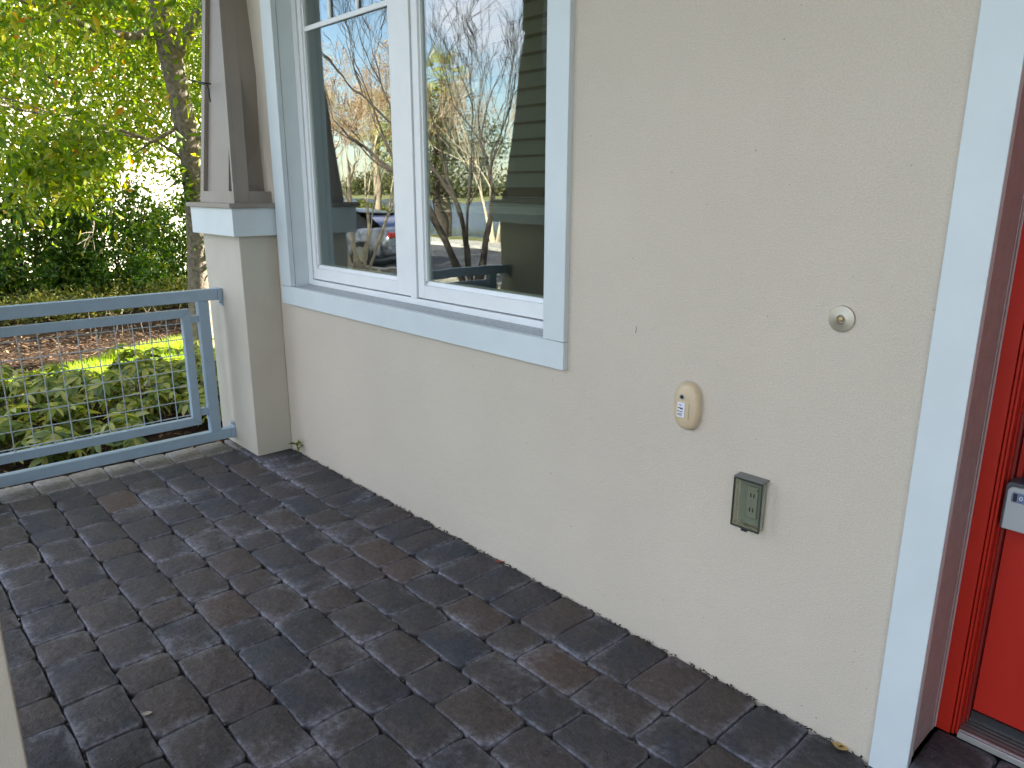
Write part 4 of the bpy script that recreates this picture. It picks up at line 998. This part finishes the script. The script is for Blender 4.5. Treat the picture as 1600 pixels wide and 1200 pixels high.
# palms by the lake
def palm(x, y, h, label, seed):
    z0 = gz(x, y); s = thing('palm_tree', (x, y, z0), label, 'palm tree', 'cabbage palms by the lake mirrored in the window'); r = random.Random(seed)
    part('trunk', MB().tube([(x, y, z0-.1), (x, y, z0+.5), (x+.05, y, z0+h*.5), (x, y+.05, z0+h)], [.30, .22, .18, .17], 14), PALMB, s, smooth=70)
    top = Vector((x, y+.05, z0+h)); mb = MB()
    for k in range(34):
        a = k*2.4; el = R(75-k*3.6+r.uniform(-8, 8)); st = r.uniform(.8, 1.15)
        d = Vector((math.cos(a)*math.cos(el), math.sin(a)*math.cos(el), math.sin(el))); hub = top+d*st
        fr_ = MB(); fr_.tube([top, hub], [.02, .012], 4, cap=False)
        sd = d.cross(Vector((0, 0, 1))).normalized(); n_ = sd.cross(d).normalized()
        for j in range(13):
            t = (j-6)/6*1.25; dd = (d*math.cos(t)+sd*math.sin(t)+Vector((0, 0, -.18))).normalized(); l = r.uniform(.75, 1.0)*(1-.25*abs(t)/1.25); ww = n_.cross(dd)*.028
            b = len(fr_.v); m1 = hub+dd*l*.6; tp = hub+dd*l+Vector((0, 0, -.22*l))
            fr_.v += [tuple(hub-ww*.4), tuple(hub+ww*.4), tuple(m1+ww), tuple(m1-ww), tuple(tp)]; fr_.f += [(b, b+1, b+2, b+3), (b+3, b+2, b+4)]
        part('frond', fr_, LEAF_PALM, s)
palm(-32.5, -18.6, 5.2, 'sunlit palm behind the bare trees mirrored in the left pane', 1)
palm(-28.0, -17.4, 4.4, 'shorter palm mirrored just left of the centre window bar', 2)
palm(-39.5, -19.5, 6.2, 'palm mirrored behind the pale stems at the far left', 3)
palm(-31.0, -21.5, 7.4, 'tallest palm whose crown is mirrored high in the left pane', 4)
# evergreen oak mirrored left of right pane
ok = thing('oak_tree', (-28.5, -19.5, gz(-28, -19.5)), 'spreading evergreen tree by the lake mirrored left in the right pane', 'tree')
ends = []; mb = MB(); rg4 = random.Random(2)
grow(mb, (-28.5, -19.5, -.6), (0, 0, 1), 2.6, .2, 4, ends, rg4, spread=.8)
part('trunk', mb, BARKD, ok, smooth=70)
cs2 = []
while len(cs2) < 420:
    u = Vector((rg4.uniform(-1, 1), rg4.uniform(-1, 1), rg4.uniform(-1, 1)))
    if .35 < u.length < 1: cs2.append((-28.5+u.x*3.2, -19.5+u.y*3.2, 3.2+u.z*2.0+.5*math.sin(u.x*5)))
V, F = clump_leaves([tuple(e[0]) for e in ends]+cs2, 26, .22, .14, .07, .1)
link('crown', np_mesh('crown', V, F), LEAF_OAK, ok)
# low shrubs by the far verge
for i, (x, y, r_, h) in enumerate([(-35, -19.8, 1.5, 1.3), (-31.5, -18.9, 1.3, 1.2), (-38, -21, 1.6, 1.5), (-24.2, -22.5, 1.0, 1.4)]):
    shrub(x, y, r_, r_, h, 130, ('shoreline shrub mirrored above the parked car', 'shoreline shrub mirrored beside the palm trunk', 'shoreline shrub mirrored at the far left of the left pane', 'shoreline shrub mirrored next to the dark corner column')[i], .16, .09, LEAF_COVER, 'shoreline_shrub', group='shrubs along the lake shore')
# far tree line across the lake
cen = []
for k in range(1500):
    x = rnd.uniform(-330, 60); cen.append((x, -150-rnd.random()*20, gz(x, -150)+abs(rnd.gauss(0, 1))*(2.6+1.6*math.sin(x*.07)+1.2*math.sin(x*.19))*.9+.5))
V, F = clump_leaves(cen, 26, 1.3, 1.2, .9, 0)
tag(link('far_woods', np_mesh('far_woods', V, F), LEAF_OAK), 'distant tree line on the far shore of the lake', 'woods', kind='stuff')
V, F = blades(9000, lambda n: -60+nr.random(n)*60, lambda n: -28.6+nr.random(n)*1.6, .5, lambda a, b: gz(a, b))
tag(link('reeds', np_mesh('reeds', V, F), LEAF_COVER), 'tan reeds along the near lake shore', 'reeds', kind='stuff')

# ================================================================== SMALL THINGS ON THE FLOOR
wd = thing('weed_sprout', (-3.86, -.018, 0), 'small green weed sprouting where the wall meets the pavers by the column', 'weed')
part('stem', MB().tube([(-3.86, -.018, -.01), (-3.858, -.022, .02), (-3.852, -.03, .045)], [.003, .002, .0015], 5), bpy.data.materials['green_stem'], wd)
for k in range(7):
    a = k*1.1; c = np.array([[-3.855+.004*math.cos(a), -.026+.004*math.sin(a), .022+.004*k]]); d = np.array([[math.cos(a), math.sin(a)-.3, .5]])
    V, F = leaf_cloud(c, d, .030, .016); link('leaf', np_mesh('leaf', V, F), LEAF_SCHEF, wd)
wd.scale = (1.7, 1.7, 1.7)
def curl_leaf(x, y, s, rz, m, label, name='fallen_leaf'):
    V = []; F = []
    for i in range(7):
        t = i/6; w_ = .32*math.sin(math.pi*min(1, t*.95+.04))
        for q in (-1, 0, 1): V.append(((t-.5)*s, q*w_*s, .004+s*(.22*abs(q)*w_+.18*(t-.5)**2*2)))
    for i in range(6):
        for q in (0, 1): F.append((i*3+q, i*3+q+1, i*3+q+4, i*3+q+3))
    o = part(name, MB().add(V, F), m, smooth=60); o.location = (x, y, 0); o.rotation_euler = (0, 0, rz); tag(o, label, 'leaf')
curl_leaf(-2.095, -.014, .030, .6, mat('red_leaf', (.32, .07, .04), .6), 'tiny curled red leaf at the foot of the wall')
curl_leaf(-.662, -.014, .045, .15, mat('yellow_leaf', (.45, .31, .10), .6), 'dry yellow leaf in the joint by the door trim')
curl_leaf(-2.905, -.150, .030, .3, mat('brown_leaf', (.09, .075, .05), .7), 'flat dark brown leaf lying on a paver near the wall')
curl_leaf(-2.10, -1.395, .03, 1.2, mat('pale_leaf', (.34, .30, .25), .7), 'crumpled pale scrap in a paver joint in the foreground')
curl_leaf(-.455, .092, .016, .5, mat('straw', (.55, .45, .3), .7), 'tiny straw coloured husk on the door step')
# grit and dry debris swept along the wall foot
n = 420
V, F = scatter_quads(n, lambda n: -3.95+nr.random(n)**1.0*3.35, lambda n: -.004-np.abs(nr.normal(size=n))*.006, .0045, 1.2, lambda a, b: .001+nr.random()*.006, 1.8)
tag(link('wall_debris', np_mesh('wall_debris', V, F), mat('debris', (.045, .04, .033), .9, var=.6, vscale=90)), 'dark grit and plant debris along the foot of the wall', 'debris', kind='stuff')
n = 1500
xx = -4.2+nr.random(n)*3.9; row = nr.integers(0, 13, n); yy = -.25-.1655*row+nr.normal(size=n)*.0022
V, F = scatter_quads(n, lambda n: xx, lambda n: yy, .0026, .8, lambda a, b: -.006+nr.random()*.006, 1.5)
tag(link('joint_grit', np_mesh('joint_grit', V, F), mat('pale_grit', (.20, .19, .18), .9, var=.5, vscale=200)), 'pale sand grit lying in the joints between the pavers', 'sand', kind='stuff')
print('objects', len(bpy.data.objects))
